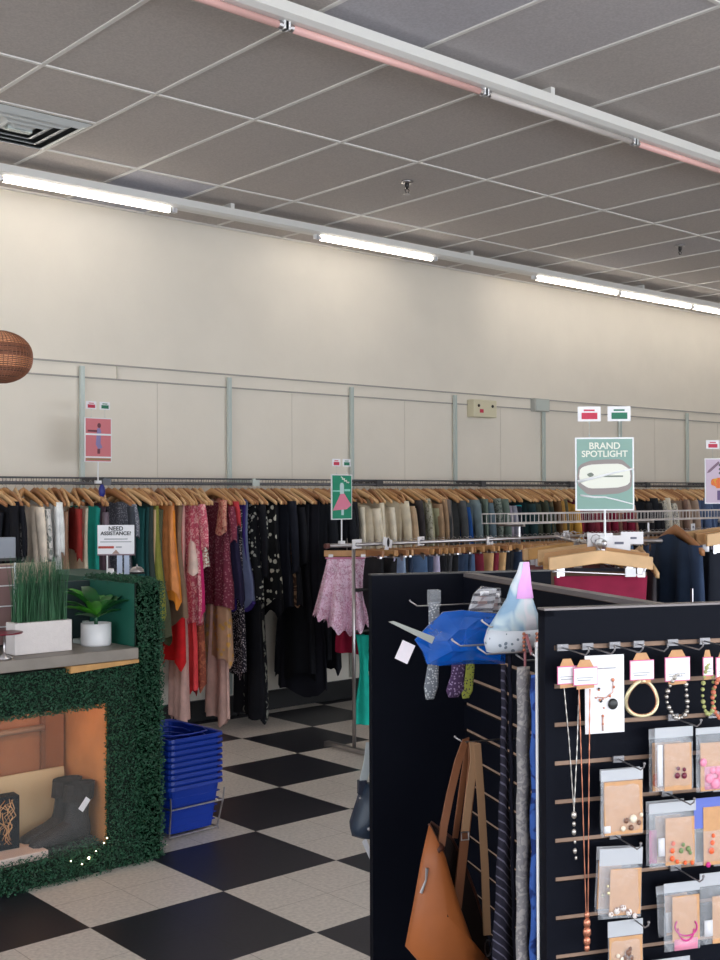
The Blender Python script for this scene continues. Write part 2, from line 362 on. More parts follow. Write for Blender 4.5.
MB().tube([(0, 0, RZ*.9), (0, 0, CZ-p.z)], .004, 6).build('cord', M_blackp, t)

# ------------------------------------------------------------------ garments
FAB = {}
def fab(col, pattern=None, col2=None, pscale=30, thr=.35):
    col = tuple(min(245, c*1.12+5) for c in col); col2 = tuple(min(245, c*1.12+5) for c in col2) if col2 else None
    k = (col, pattern, col2, pscale)
    if k not in FAB: FAB[k] = mat('fabric_%d' % len(FAB), rgb(*col), .85, spec=.25, noise=.16, nscale=14, pattern=pattern, col2=rgb(*col2) if col2 else None, pscale=pscale, thr=thr)
    return FAB[k]
def garment_mb(zb, top_w=.2, hem_w=.2, th=.016, th2=.03, neck=.05, folds=3, seed=0, jag=.02, ztop=-.078, slope=.26):
    rn = random.Random(seed); n = 30; lv = 12; ph = rn.random()*6; rings = []
    for i in range(lv+1):
        v = i/lv; ring = []
        for k in range(n):
            a = 2*PI*k/n; c = math.cos(a); s_ = math.sin(a); s1 = math.copysign(abs(s_)**.6, s_)
            ww = top_w*(1-v)+hem_w*v - .03*math.sin(PI*min(1, v*1.3))
            yy = ww*math.copysign(abs(c)**.85, c)
            zt = ztop-slope*abs(yy)-(neck*math.exp(-(yy/.07)**2)); zbb = zb+jag*math.sin(2.3*a*1.0+ph)+jag*.6*math.sin(5*a+ph*2)
            tt = (th*(1-v)+th2*v)*(1+.55*v**.5*math.sin(folds*2*a+ph)+.25*math.sin((folds*2+3)*a+2*ph+v*2))
            xx = tt*s1 + .012*v*math.sin(folds*yy*9+ph)
            ring.append(Vector((xx, yy, zt*(1-v)+zbb*v)))
        rings.append(ring)
    return MB().loft(rings)
def sleeve_mb(side, L, r0=.05, r1=.038, y0=.185, out=.045, seed=0, ztop=-.175):
    rn = random.Random(seed); rings = []; dx = rn.uniform(-.01, .01)
    for i in range(8):
        v = i/7; cy = side*(y0+out*math.sin(v*1.6)); r = r0*(1-v)+r1*v
        rings.append([Vector((dx*v+.42*r*math.cos(a*PI/6)*(1+.2*math.sin(3*a+i)), cy+r*math.sin(a*PI/6), ztop+.02*(1-v)-L*v+(.015*math.sin(a) if i == 7 else 0))) for a in range(12)])
    return MB().loft(rings, cap0=True)
def hanger_meshes(m_):
    b = MB(); rings = []
    for k in range(17):
        yy = -.215+.43*k/16; z = -.045-.30*abs(yy)-1.1*yy*yy*.5 ; hh = .015+.016*(1-abs(yy)/.215); tx = .007
        rings.append([Vector((-tx, yy, z-hh)), Vector((tx, yy, z-hh)), Vector((tx*1.1, yy, z+hh*.4)), Vector((0, yy, z+hh*.6)), Vector((-tx*1.1, yy, z+hh*.4))])
    b.loft(rings, cap0=True, cap1=True)
    hk = MB(); pts = [(0, 0, -.05), (0, 0, -.03)]+[(0, .018*math.sin(a), -.003-.018*math.cos(a)+.003) for a in [0, .6, 1.2, 1.8, 2.4, 3.0, 3.6, 4.1]]
    hk.tube(pts, .0019, 5)
    return b.mesh('hanger_body', m_, True), hk.mesh('hook', M_chrome, True)
HB = [hanger_meshes(x) for x in (M_wood, M_wood2, M_wood3)]
def hanger(loc, rz, label, group, var=0):
    t = thing('clothes_hanger', label, 'hanger', loc, rz, group); b, h = HB[var % 3]
    for nm, me in (('hanger_body', b), ('hook', h)):
        o = bpy.data.objects.new(nm, me); C.objects.link(o); o.parent = t
    return t
WY, WZ = 6.85, 1.728
n_g = [0]
def wall_garment(px, kind, f, hem, desc, sleeves=0, width=1.0, var=None, X=None, name=None, cat=None, fromz=0, group=None, hlabel=None):
    n_g[0] += 1; sd = n_g[0]; rn = random.Random(sd)
    if X is None: X = at(px, 560, Y=6.66).x
    zb = at(px, hem, Y=6.68).z - WZ
    rz = rn.gauss(0, .22)
    drop = rn.uniform(-.03, .05)
    wt = {'dress': .15, 'top': .185, 'coat': .2, 'strap': .12}[kind]*width; wh = {'dress': .21, 'top': .2, 'coat': .21, 'strap': .19}[kind]*width
    root = garment_mb(zb, wt, wh, .02, .034 if kind != 'coat' else .042, .06 if kind != 'coat' else .03, rn.choice((2, 3, 4)), sd, .012 if kind != 'dress' else .03, ztop=-.066-drop, slope=.44).build(name or {'dress': 'dress', 'top': 'blouse', 'coat': 'jacket', 'strap': 'dress'}[kind], f, None, True, (X, WY, WZ-.006))
    root.rotation_euler = (0, 0, rz); tag(root, desc, cat or {'dress': 'dress', 'top': 'top', 'coat': 'jacket', 'strap': 'dress'}[kind], group)
    if sleeves:
        for sd2 in (-1, 1): sleeve_mb(sd2, sleeves, seed=sd+sd2, y0=wt-.005, ztop=-.155-drop).build('sleeve', f, root, True)
    hanger((X, WY, WZ), rz, ' '.join(('hanger of the '+desc.replace(' on the wall rail', '')).split()[:16]), 'wooden hangers on the rear wall rail', sd if var is None else var)
BK = (20, 21, 28)
ON = ' on the wall rail'
G = [
 (-4, 'top', fab(BK), 620, 'black top cut by the left edge'+ON, 0),
 (5, 'top', fab((24, 24, 34)), 620, 'navy black top, second from the left edge'+ON, .3),
 (12, 'coat', fab((18, 18, 24)), 620, 'black jacket above the grey monitor'+ON, .5),
 (20, 'top', fab(BK), 620, 'plain black blouse between black jacket and black floral blouse'+ON, .3),
 (29, 'top', fab((22, 22, 27), 'floral', (120, 118, 118), 34), 600, 'black blouse with small pale flowers left of the cream blouse'+ON, .3),
 (37, 'top', fab((216, 200, 184)), 575, 'cream long-sleeved blouse right of the black ones'+ON, .42),
 (48, 'top', fab((196, 192, 188), 'floral', (120, 124, 120), 26), 600, 'grey and white ruffled blouse'+ON, .3),
 (56, 'top', fab((222, 218, 212)), 600, 'white blouse next to the ruffled grey one'+ON, .3),
 (63, 'top', fab((226, 224, 226)), 570, 'white blouse with hanging sleeve left of the taupe dress'+ON, .32),
 (70, 'dress', fab((140, 112, 94)), 640, 'taupe brown dress'+ON, 0),
 (76, 'dress', fab((176, 142, 118)), 640, 'tan dress left of the rust blouse'+ON, 0),
 (88, 'top', fab((140, 44, 40)), 549, 'rust red gathered blouse'+ON, .3),
 (91, 'dress', fab((206, 194, 172)), 640, 'cream dress showing below the rust blouse'+ON, 0),
 (98, 'dress', fab((32, 140, 128)), 640, 'bright teal dress left of the assistance sign'+ON, 0),
 (105, 'dress', fab((112, 132, 136)), 640, 'grey blue dress behind the assistance sign'+ON, 0),
 (110, 'top', fab((70, 52, 62)), 600, 'dark plum top behind the assistance sign'+ON, 0),
 (117, 'top', fab((106, 94, 104)), 600, 'mauve grey top behind the assistance sign'+ON, .2),
 (129, 'top', fab((92, 94, 104), 'dots', (150, 150, 158), 90), 600, 'speckled grey blouse with rounded shoulder'+ON, .2),
 (136, 'top', fab((58, 62, 70)), 620, 'charcoal blue top left of the green dresses'+ON, .3),
 (143, 'dress', fab((24, 72, 72)), 660, 'deep teal green dress, leftmost of the dark green ones'+ON, 0),
 (149, 'dress', fab((26, 62, 62)), 660, 'dark green dress behind the service bell'+ON, 0),
 (154, 'dress', fab((52, 62, 58)), 640, 'dark grey green dress'+ON, 0),
 (159, 'dress', fab((78, 80, 60)), 640, 'olive brown dress left of the olive yellow one'+ON, 0),
 (163, 'dress', fab((128, 130, 60)), 614, 'olive yellow dress left of the orange dress'+ON, 0),
 (166, 'dress', fab((190, 160, 124)), 678, 'long beige dress beside the hedge corner'+ON, 0),
 (177, 'dress', fab((250, 138, 84)), 592, 'bright orange dress'+ON, 0),
 (181, 'dress', fab((214, 130, 48)), 602, 'amber dress just right of the orange dress'+ON, 0),
 (184, 'dress', fab((124, 100, 82)), 619, 'brown taupe dress left of the red dress'+ON, 0),
 (189, 'dress', fab((196, 28, 34)), 663, 'deep red dress'+ON, 0, .9),
 (194, 'dress', fab((196, 158, 150)), 722, 'long dusty pink dress reaching near the floor by the baskets'+ON, 0, .62),
 (199, 'top', fab((188, 84, 104), 'floral', (220, 160, 160), 40), 623, 'rose floral top with puffed sleeve'+ON, .28),
 (202, 'dress', fab((216, 66, 70)), 692, 'long coral red dress right of the deep red one'+ON, 0, .6),
 (203, 'strap', fab((230, 190, 178)), 572, 'pale pink narrow top in front of the rose floral one'+ON, 0),
 (208, 'dress', fab((186, 36, 98)), 612, 'magenta dress'+ON, 0),
 (211, 'dress', fab((130, 66, 52), 'floral', (166, 96, 70), 30), 686, 'long rust floral dress'+ON, 0, .6),
 (215, 'strap', fab((224, 214, 200), 'floral', (170, 120, 110), 40), 566, 'short white floral tunic between magenta and burgundy dresses'+ON, 0),
 (231, 'coat', fab((110, 44, 62), 'dots', (150, 96, 106), 60), 606, 'burgundy sequined dress'+ON, .22),
 (233, 'dress', fab((190, 150, 120), 'dots', (204, 156, 84), 22), 661, 'tan embroidered dress below the burgundy dress'+ON, 0, .85),
 (234, 'dress', fab((206, 168, 158)), 721, 'long pale pink dress below the burgundy dress'+ON, 0, .62),
 (235, 'top', fab((196, 142, 122), 'floral', (170, 90, 84), 36), 532, 'tan and rose blouse with short sleeve'+ON, .18),
 (238, 'top', fab((176, 52, 60)), 526, 'short red blouse left of the navy dress'+ON, .15),
 (241, 'dress', fab((38, 34, 62)), 600, 'dark navy dress left of the purple dress'+ON, 0),
 (246, 'dress', fab((60, 44, 120)), 606, 'purple dress'+ON, 0),
 (249, 'dress', fab((34, 32, 40), 'dots', (180, 170, 176), 80), 672, 'black and white speckled long skirt below the purple dress'+ON, 0),
 (252, 'dress', fab((96, 104, 136)), 602, 'slate blue satin dress'+ON, 0),
 (258, 'top', fab((20, 22, 26), 'dots', (170, 170, 160), 34), 600, 'black blouse scattered with white dots'+ON, .3),
 (264, 'coat', fab((17, 18, 24)), 716, 'long black coat with hem near the floor'+ON, .5),
 (268, 'dress', fab((20, 20, 26), 'floral', (120, 120, 112), 16), 716, 'long black dress with sparse grey flowers'+ON, 0),
 (277, 'dress', fab((22, 22, 24), 'dots', (190, 186, 172), 20), 600, 'black dress with large cream flowers'+ON, 0),
 (284, 'dress', fab((16, 17, 23)), 612, 'knee length black dress right of the cream flowered dress'+ON, 0),
 (291, 'coat', fab((22, 24, 34)), 606, 'black blue jacket'+ON, .5),
 (298, 'coat', fab((20, 21, 27)), 605, 'black jacket left of the brown patterned dress'+ON, .4),
 (304, 'dress', fab((140, 108, 84), 'floral', (66, 46, 36), 18), 600, 'brown and tan swirl patterned dress'+ON, 0),
 (311, 'dress', fab((16, 17, 23)), 676, 'black dress right of the brown patterned one'+ON, 0),
 (318, 'dress', fab((18, 18, 26)), 692, 'black long dress left of the pink skirt'+ON, 0),
 (325, 'coat', fab((22, 24, 30)), 660, 'black coat above the pink skirt'+ON, .5),
 (332, 'dress', fab((15, 16, 22)), 664, 'black dress under the green sign, left one'+ON, 0),
 (340, 'dress', fab((18, 19, 26)), 668, 'black dress under the green sign, right one'+ON, 0),
 (348, 'coat', fab((26, 28, 34)), 640, 'black jacket behind the green sign'+ON, .5),
 (356, 'top', fab((30, 30, 34)), 620, 'black top just left of the cream jackets'+ON, .3),
]
for px, kind, f, hem, desc, sl, *wd in G: wall_garment(px, kind, f, hem, desc, sl, wd[0] if wd else 1)
ORD = ['first', 'second', 'third', 'fourth', 'fifth', 'sixth', 'seventh', 'eighth', 'ninth', 'tenth', 'eleventh', 'twelfth']
def cluster(x0, x1, n, cols, what, kind, sl=.35, hem=640):
    for i in range(n):
        px = x0+(x1-x0)*(i+1)/n; c = cols[i % len(cols)]; f = c if isinstance(c, bpy.types.Material) else fab(c)
        d = ('%s of the %s' % (ORD[i], what)) if n > 1 else what
        wall_garment(px, kind, f, hem, d+ON, sl, group='%s on the wall rail' % what)
cluster(360, 400, 6, [(206, 196, 176), (214, 204, 186), (198, 186, 164)], 'cream jackets right of the green sign', 'coat')
cluster(402, 412, 2, [(188, 164, 136), (176, 150, 122)], 'beige blouses', 'top')
cluster(414, 420, 1, [(52, 48, 50)], 'black blouse between beige and sage garments', 'top')
cluster(421, 434, 3, [(150, 148, 120), fab((168, 164, 146), 'floral', (120, 116, 96), 40)], 'sage and grey shirts', 'top')
cluster(436, 448, 3, [(150, 122, 96), (104, 94, 88)], 'brown grey shirts', 'top')
cluster(450, 460, 2, [(58, 62, 66), (70, 72, 74)], 'charcoal jackets', 'coat')
cluster(461, 466, 1, [(34, 76, 140)], 'bright blue shirt between charcoal and denim', 'top')
cluster(468, 486, 4, [(104, 118, 122), (86, 102, 112)], 'faded denim shirts', 'coat')
cluster(488, 502, 3, [(94, 108, 100), fab((116, 124, 116), 'floral', (70, 80, 76), 40)], 'grey green jackets', 'coat')
cluster(504, 512, 2, [(150, 140, 156), (132, 132, 146)], 'lilac grey shirts', 'top')
cluster(514, 520, 1, [(28, 32, 44)], 'navy shirt left of the turquoise top', 'top')
cluster(521, 526, 1, [(34, 150, 160)], 'bright turquoise top', 'strap', 0, 560)
cluster(528, 550, 6, [(34, 56, 60), (58, 62, 50), (44, 52, 46)], 'dark teal and olive tops', 'top')
cluster(552, 566, 4, [(84, 78, 60), (150, 112, 56), (96, 70, 46)], 'brown and mustard tops', 'top')
cluster(568, 574, 1, [(196, 146, 66)], 'mustard yellow cardigan', 'top')
cluster(576, 606, 6, [(120, 34, 52), (96, 28, 44), (130, 46, 60)], 'burgundy tops left of the spotlight sign pole', 'top')
cluster(608, 636, 6, [(128, 30, 56), (150, 110, 96), (96, 28, 42)], 'wine red tops right of the sign pole', 'top')
cluster(639, 656, 4, [(28, 30, 36), (36, 36, 40)], 'black tops right of the wine red ones', 'coat')
cluster(659, 676, 4, [fab((190, 184, 172), 'floral', (120, 118, 112), 36), (196, 188, 174)], 'cream and grey lace tops', 'top')
cluster(679, 694, 3, [(150, 128, 112), (120, 96, 86)], 'taupe blouses', 'top')
cluster(697, 726, 6, [(76, 92, 124), (92, 110, 140), (60, 76, 108)], 'blue denim shirts at the right edge', 'coat')
# a blue round rack marker that sticks up above the hangers
t = MB().ball((0, 0, 0), .036, 12, (.6, .6, 1.25)).build('rack_marker', mat('blue_plastic', rgb(34, 42, 130), .4), None, True, at(102, 491, Y=6.72)); tag(t, 'blue oval marker standing over the hangers left of the assistance sign', 'marker')
# wall rail: two tubes on brackets
rn = random.Random(21); X = 3.0
while X < 11.2:
    sec = 'above the counter' if X < 4.2 else ('between the orange dress and the green sign' if X < 5.8 else ('right of the green sign' if X < 8.6 else 'right of the spotlight sign'))
    hanger((X, WY, WZ), rn.gauss(0, .25), 'wooden hanger squeezed between clothes %s' % sec, 'squeezed wooden hangers %s' % sec, rn.randrange(3)); X += rn.uniform(.05, .13)
t = thing('wall_rail', 'long dark hanging rail along the rear wall carrying all the wooden hangers', 'rail', (7.6, WY, WZ))
M_rail = mat('rail_grey', rgb(92, 92, 96), .35, .7)
MB().tube([(-6, 0, .0), (6.3, 0, .0)], .0105, 10).build('rail_tube', M_rail, t, True)
m = MB()
m.tube([(-6, .03, .035), (6.3, .03, .035)], .006, 6)
m.build('top_wire', M_rail, t, True)
for k in range(-1, 9):
    X = 3.772+1.2125*k-7.6
    if X+7.6 > 13.8: break
    MB().box(X-.008, X+.008, 0, YW-WY-.034, .012, .04).box(X-.03, X+.03, -.02, .02, -.014, .03).build('bracket', M_steel if k == 1 else M_rail, t)
m = MB()
rn = random.Random(3)
X = 2.0
while X < 11.6:
    m.tube([(X-7.6, -.004, -.012), (X-7.6+rn.uniform(-.006, .006), -.004, .03)], .0016, 4); X += rn.uniform(.012, .03)
m.build('ring_markers', mat('hook_dark', rgb(60, 58, 60), .4, .8), t)

# ------------------------------------------------------------------ middle rack
RZ_, RY = 1.325, 5.6
t = thing('garment_rack', 'chrome garment rack across the middle of the shop with wire shelf', 'rack', (4.85, RY, 0))
MB().tube([(-.21, 0, RZ_), (4.8, 0, RZ_)], .0125, 12).build('rail_tube', M_chrome, t, True)
MB().tube([(-.235, 0, RZ_), (-.205, 0, RZ_)], .016, 12).build('end_cap', mat('end_cap_brown', rgb(110, 70, 66), .4, .3), t)
for X in (0, 1.6, 3.2, 4.7):
    MB().tube([(X, 0, .03), (X, 0, RZ_)], .012, 10).build('post', M_chrome, t, True)
    MB().box(X-.02, X+.02, -.28, .28, .012, .035).box(X-.02, X+.02, -.28, -.25, 0, .012).box(X-.02, X+.02, .25, .28, 0, .012).build('foot', M_chrome, t)
MB().tube([(0, 0, 1.035), (4.7, 0, 1.035)], .011, 8).build('lower_rail', M_blackp, t, True)
MB().tube([(0, 0, .77), (4.7, 0, .77)], .010, 8).build('bottom_rail', M_dark, t, True)
m = MB()
x0, x1, y0, y1 = 1.42, 4.8, -.05, .2
for z in (1.432, 1.502):
    for yy in (y0, y1): m.tube([(x0, yy, z), (x1, yy, z)], .0045, 5)
for k in range(70):
    X = x0+(x1-x0)*k/69
    m.tube([(X, y0, 1.502), (X, y0, 1.432), (X, y1, 1.432), (X, y1, 1.502)], .0024, 4)
m.build('wire_shelf', mat('white_wire', rgb(214, 206, 204), .4), t)
m = MB()
for X in (1.6, 3.2, 4.7): m.box(X-.01, X+.01, -.05, .2, 1.41, 1.43); m.tube([(X, 0, RZ_), (X, 0, 1.42)], .01, 8)
m.build('shelf_support', M_chrome, t)
# clip hangers and trousers on it
HC = MB(); HC.box(-.008, .008, -.18, .18, -.082, -.045)
HCb = HC.mesh('hanger_bar', M_wood); HC2 = MB().box(-.008, .008, -.15, -.12, -.115, -.07).mesh('clip', M_chrome); HC4 = MB().box(-.008, .008, .12, .15, -.115, -.07).mesh('clip', M_chrome)
HC3 = MB().tube([(0, 0, -.052), (0, 0, -.03)]+[(0, .02*math.sin(a), -.02*math.cos(a)) for a in [0, .6, 1.2, 1.8, 2.4, 3.0, 3.6, 4.1]], .002, 5).mesh('hook', M_chrome, True)
HCb2 = HC.mesh('hanger_bar', M_wood2)
def clip_hanger(loc, rz, label, group, alt=0):
    h = thing('trouser_hanger', label, 'hanger', loc, rz, group)
    for nm, me in (('hanger_bar', HCb2 if alt else HCb), ('clip', HC2), ('clip', HC4), ('hook', HC3)):
        o = bpy.data.objects.new(nm, me); C.objects.link(o); o.parent = h
    return h
def pants_mesh(L, m_, seed, w_=.17):
    rn = random.Random(seed); rings = []; n = 24; ph = rn.random()*6
    for i in range(9):
        v = i/8; ring = []
        for k in range(n):
            a = 2*PI*k/n; c = math.cos(a); s_ = math.sin(a); ww = w_*(1-.12*v)+.01*math.sin(ph+v*5)
            ring.append(Vector(((.011+.02*math.sin(PI*min(1, v*1.5))*1.0)*math.copysign(abs(s_)**.7, s_)*(1+.3*math.sin(5*a+ph)), ww*c, -.095-(L-.0)*v+.012*math.sin(4*a+ph)*v)))
        rings.append(ring)
    return MB().loft(rings, cap0=True).mesh('trousers', m_, True)
PC = [('dark denim', (40, 52, 74)), ('pale denim', (128, 146, 172)), ('mid blue denim', (70, 92, 124)), ('black', (24, 24, 28)), ('charcoal', (54, 54, 58)), ('pale lilac', (176, 168, 196)), ('olive', (90, 88, 60)), ('burgundy', (110, 34, 50)), ('tan', (186, 150, 106)), ('brown', (96, 66, 50))]
PM = [[pants_mesh(.62+.12*j, fab(c), 50+i*3+j) for j in range(2)] for i, (nme, c) in enumerate(PC)]
seq = [3, 3, 5, 1, 3, 0, 2, 0, 1, 5, 3, 4, 3, 0, 0, 2, 0, 7, 6, 8, 7, 8, 3, 3, 4, 0, 9, 0, 2, 3, 1, 8, 7, 3, 0, 6, 4, 3, 2, 9]
cnt = {}
X = 4.99; k = 0; rn = random.Random(11)
while X < 9.45:
    ci = seq[k] if k < len(seq) else rn.randrange(10); cn = PC[ci][0]; cnt[cn] = cnt.get(cn, 0)+1
    sec = 'left part' if X < 6.2 else ('middle part' if X < 7.8 else 'right part')
    rz = rn.gauss(0, .2)
    o = bpy.data.objects.new('trousers', PM[ci][k % 2]); C.objects.link(o); o.location = (X, RY, RZ_+.008); o.rotation_euler = (0, 0, rz)
    tag(o, '%s trousers clipped in the %s of the middle chrome rack' % (cn, sec), 'trousers', '%s trousers in the %s of the middle rack' % (cn, sec))
    clip_hanger((X, RY, RZ_+.008), rz, 'wooden clip hanger with %s trousers in the %s of the middle rack' % (cn, sec), 'clip hangers with %s trousers, %s of the middle rack' % (cn, sec), k % 3 == 0)
    X += rn.uniform(.045, .062); k += 1
# white size dividers standing on the rail
def divider(px, py, w_, h_, tilt, label):
    p = at(px, py, Y=RY); o = thing('size_divider', label, 'tag', (p.x, RY, p.z), .35)
    M = Matrix.Rotation(tilt, 4, 'Y')
    MB().box(-w_/2, w_/2, -.002, .002, -h_/2, h_/2, M).build('tag_plate', M_paper, o)
    MB().box(-w_*.18, w_*.18, -.0035, .0, -h_*.14, h_*.14, M).build('print', mat('grey_print', rgb(110, 112, 130), .6), o)
for a in ((357, 544, .12, .06, 0, 'white size tag on the rack end below the green sign'), (421, 541, .1, .06, 0, 'white size tag on the chrome rail left of centre'),
          (490, 541, .11, .06, .05, 'white size tag on the chrome rail at the middle'), (566, 534, .12, .05, 0, 'white size tag on the chrome rail left of the spotlight sign'),
          (693, 527, .14, .06, 0, 'pale size tag on the chrome rail near the right edge')):
    divider(*a)
p = at(386, 551, Y=RY-.03); o = thing('size_divider', 'white tilted strip marker hanging off the chrome rail', 'tag', p, .3)
M = Matrix.Rotation(.5, 4, 'Y')
MB().box(-.022, .022, -.002, .002, -.12, .09, M).box(-.05, .06, -.003, .003, .03, .085, Matrix.Rotation(.25, 4, 'Y')).build('tag_plate', M_paper, o)
MB().ball((.02, -.006, .055), .02, 10, (.7, .3, 1.5)).build('print', M_ink, o)
# pink floral skirt hanging face out on the rack end
M_sk = fab((212, 184, 202), 'floral', (184, 134, 160), 60)
sk = thing('skirt', 'pink floral tiered skirt hanging on the left end of the middle rack', 'skirt', at(347, 545, Y=RY+.13), math.radians(-42))
rings = []; n = 120
for i in range(15):
    v = i/14; ring = []
    for q in range(n):
        a = 2*PI*q/n; ww = .13+.085*v**1.1; hem = -.57+.1*abs(math.cos(a))**1.5*(1 if math.cos(a) > 0 else 1.3)
        ff = 1+.06*v*math.sin(9*a+.6)+.04*v*math.sin(17*a)
        ring.append(Vector((ww*math.cos(a)*ff, (.02+.075*v)*math.sin(a)*(1+.55*v**.5*math.sin(9*a)+.25*v*math.sin(21*a)), -.085*(1-v)+hem*v+.02*v**3*math.sin(18*a))))
    rings.append(ring)
MB().loft(rings).build('skirt_body', M_sk, sk, True)
MB().tube([(.137*math.cos(a*PI/16), .022*math.sin(a*PI/16), -.085) for a in range(33)], .006, 6).build('waistband', fab((190, 120, 150)), sk, True)
h = thing('clothes_hanger', 'flat wooden clip hanger holding the pink floral skirt', 'hanger', sk.location, math.radians(-42))
MB().box(-.15, .15, -.006, .006, -.075, -.035).build('hanger_bar', M_wood, h, bevel=.004)
MB().box(-.12, -.09, -.012, .012, -.11, -.06).build('clip', M_chrome, h); MB().box(.09, .12, -.012, .012, -.11, -.06).build('clip', M_chrome, h)
MB().tube([(0, 0, -.04), (0, 0, -.0), (0, .01, .03), (0, .03, .04), (0, .045, .02)], .002, 5).build('hook', M_chrome, h, True)
o = garment_mb(-.43, .17, .175, .03, .035, 0, 3, 91, .01, ztop=-.03, slope=0).build('skirt', fab((134, 18, 48)), None, True, (5.04, RY+.14, 1.035)); o.rotation_euler = (0, 0, math.radians(42))
tag(o, 'crimson skirt on the lower rail below the pink floral skirt', 'skirt')
o = garment_mb(-.6, .055, .065, .03, .03, 0, 2, 92, .006, ztop=-.02, slope=0).build('scarf', fab((22, 158, 142)), None, True, (4.97, RY+.04, .76)); o.rotation_euler = (0, 0, math.radians(48))
tag(o, 'turquoise cloth hanging below the crimson skirt near the floor', 'scarf')

# ------------------------------------------------------------------ signs
def sign(p, w_, h_, rz, face, label, pole, base_z=None, tags='rg', frame=M_whitep):
    t = thing('sign', label, 'sign', p, rz)            # local x = width, -y = front, z up, origin at board centre
    MB().box(-w_/2, w_/2, -.004, .004, -h_/2, h_/2).build('frame', frame, t)
    e = .006
    MB().box(-w_/2+e, w_/2-e, -.0052, -.003, -h_/2+e, h_/2-e).build('poster', face, t)
    if pole: MB().tube([(0, 0, -h_/2), (0, 0, -h_/2-pole)], .0045, 8).box(-.02, .02, -.012, .012, -h_/2-pole, -h_/2-pole+.02).build('pole', M_whitep, t)
    k = w_/.216
    for sx, c in ((-1, M_red), (1, M_green)):
        if sx == 1 and 'g' not in tags: continue
        cx = sx*.055*k
        cxx = cx+(-.03 if sx < 0 else .035)*.0
        MB().box(cxx-.042*k, cxx+.042*k, -.0015, .0015, h_/2+.06*k, h_/2+.115*k).build('tag_card', M_paper, t)
        MB().box(cxx-.028*k, cxx+.03*k, -.003, -.0012, h_/2+.068*k, h_/2+.092*k).box(cxx-.02*k, cxx+.02*k, -.003, -.0012, h_/2+.098*k, h_/2+.104*k).build('tag_print', c, t)
        MB().tube([(cxx, 0, h_/2), (cxx, 0, h_/2+.062*k)], .0008*k, 4).ball((cxx, -.002, h_/2+.008), .004*k, 6).ball((cxx, -.002, h_/2+.055*k), .0035*k, 6).build('tag_cord', M_steel, t)
    return [c for c in t.children if c.name.startswith('poster')][0]
def T(x, z, y=-.006): return Matrix.Translation((x, y, z)) @ Matrix.Rotation(PI/2, 4, 'X')
FR = math.atan2(RT.y, RT.x)
p = at(604.5, 474, D=4.5)
M_sg = mat('sage_print', rgb(132, 166, 156), .5)
t = sign(p, .226, .284, FR-.05, M_sg, 'green BRAND SPOTLIGHT sign on a white pole above the trousers', .12)
M_cw = mat('cream_print', rgb(232, 232, 220), .5); M_gp = mat('grey_print2', rgb(148, 138, 136), .6)
text('title_text', 'BRAND', .036, M_cw, t, T(.0, .108), bold=.0006); text('title_text', 'SPOTLIGHT', .034, M_cw, t, T(0, .077), bold=.0006)
def blob(a, b, n=28, wob=.06, pw=.45):
    return [(a*math.copysign(abs(math.cos(2*PI*k/n))**pw, math.cos(2*PI*k/n))*(1+wob*math.cos(8*PI*k/n)), b*math.copysign(abs(math.sin(2*PI*k/n))**pw, math.sin(2*PI*k/n))*(1+wob*math.cos(8*PI*k/n+1))) for k in range(n)]
MB().prism([(x, z-.012) for x, z in blob(.1, .066)], -.0060, -.005).build('badge_shadow', M_gp, t)
MB().prism([(x, z-.008) for x, z in blob(.094, .046, wob=.05)], -.0068, -.0058).build('badge', M_cw, t)
MB().prism([(x-.055, z-.003) for x, z in blob(.012, .008, 14, .1, .9)], -.0074, -.0066).box(-.005, .07, -.0074, -.0066, -.012, -.006).build('badge_print', mat('badge_ink', rgb(120, 128, 116), .6), t)
MB().tube([(-.105, -.0065, -.03), (-.03, -.0075, -.012), (.04, -.0075, .006), (.112, -.0065, .02)], [.006, .005, .004, .003], 8).tube([(-.095, -.0065, -.082), (-.04, -.0065, -.09), (.0, -.0065, -.09), (.05, -.0065, -.102), (.11, -.0065, -.118)], [.004, .004, .003, .003, .002], 8).build('ribbon', M_whitep, t, True)
M_gs = mat('green_poster', rgb(30, 140, 108), .45)
p = at(341.5, 497, Y=RY)
t = sign(p, .185, .285, .1, M_gs, 'green sign with a pink skirted figure on the middle rack end', .155)
MB().prism([(-.008, .03), (.012, .03), (.085, -.052), (.04, -.078), (-.085, -.085)], -.0062, -.005).build('figure_skirt', mat('pink_poster_print', rgb(226, 130, 156), .6), t)
MB().prism([(-.02, .075), (-.012, .09), (.008, .09), (.016, .075), (.016, .02), (-.02, .02)], -.0066, -.0052).build('figure_body', mat('pale_print', rgb(190, 214, 214), .6), t)
MB().box(-.008, .014, -.0066, -.0052, -.115, -.08).build('figure_leg', mat('pale_print', rgb(190, 214, 214), .6), t)
MB().tube([(-.01, -.0065, .128), (.005, -.0065, .12), (.0, -.0065, .112), (.022, -.0065, .116), (.02, -.0065, .1), (.04, -.0065, .106), (.042, -.0065, .092), (.062, -.0065, .094)], .004, 6).tube([(.0, -.0065, .118), (.06, -.0065, .088)], .003, 6).build('script_print', M_cw, t, True)
MB().box(-.085, .0, -.006, -.005, .034, .042).box(.02, .075, -.0062, -.005, .036, .05).build('poster_stripe', mat('mint_print', rgb(150, 214, 200), .6), t)
M_pp = mat('pink_poster', rgb(212, 120, 128), .5)
p = at(98, 440, Y=WY-.02)
t = sign(p, .2, .29, .05, M_pp, 'pink fashion poster sign standing over the rear rail at the left', .14)
MB().prism([(-.01, .075), (.008, .08), (.02, .06), (.015, -.02), (.03, -.05), (.0, -.06), (-.02, -.03)], -.0062, -.005).build('figure_dress', mat('lilac_print', rgb(140, 130, 176), .6), t)
MB().prism([(x+.005, z+.095) for x, z in blob(.013, .016, 14, 0, .9)], -.0066, -.005).build('figure_head', mat('plum_print', rgb(110, 58, 70), .6), t)
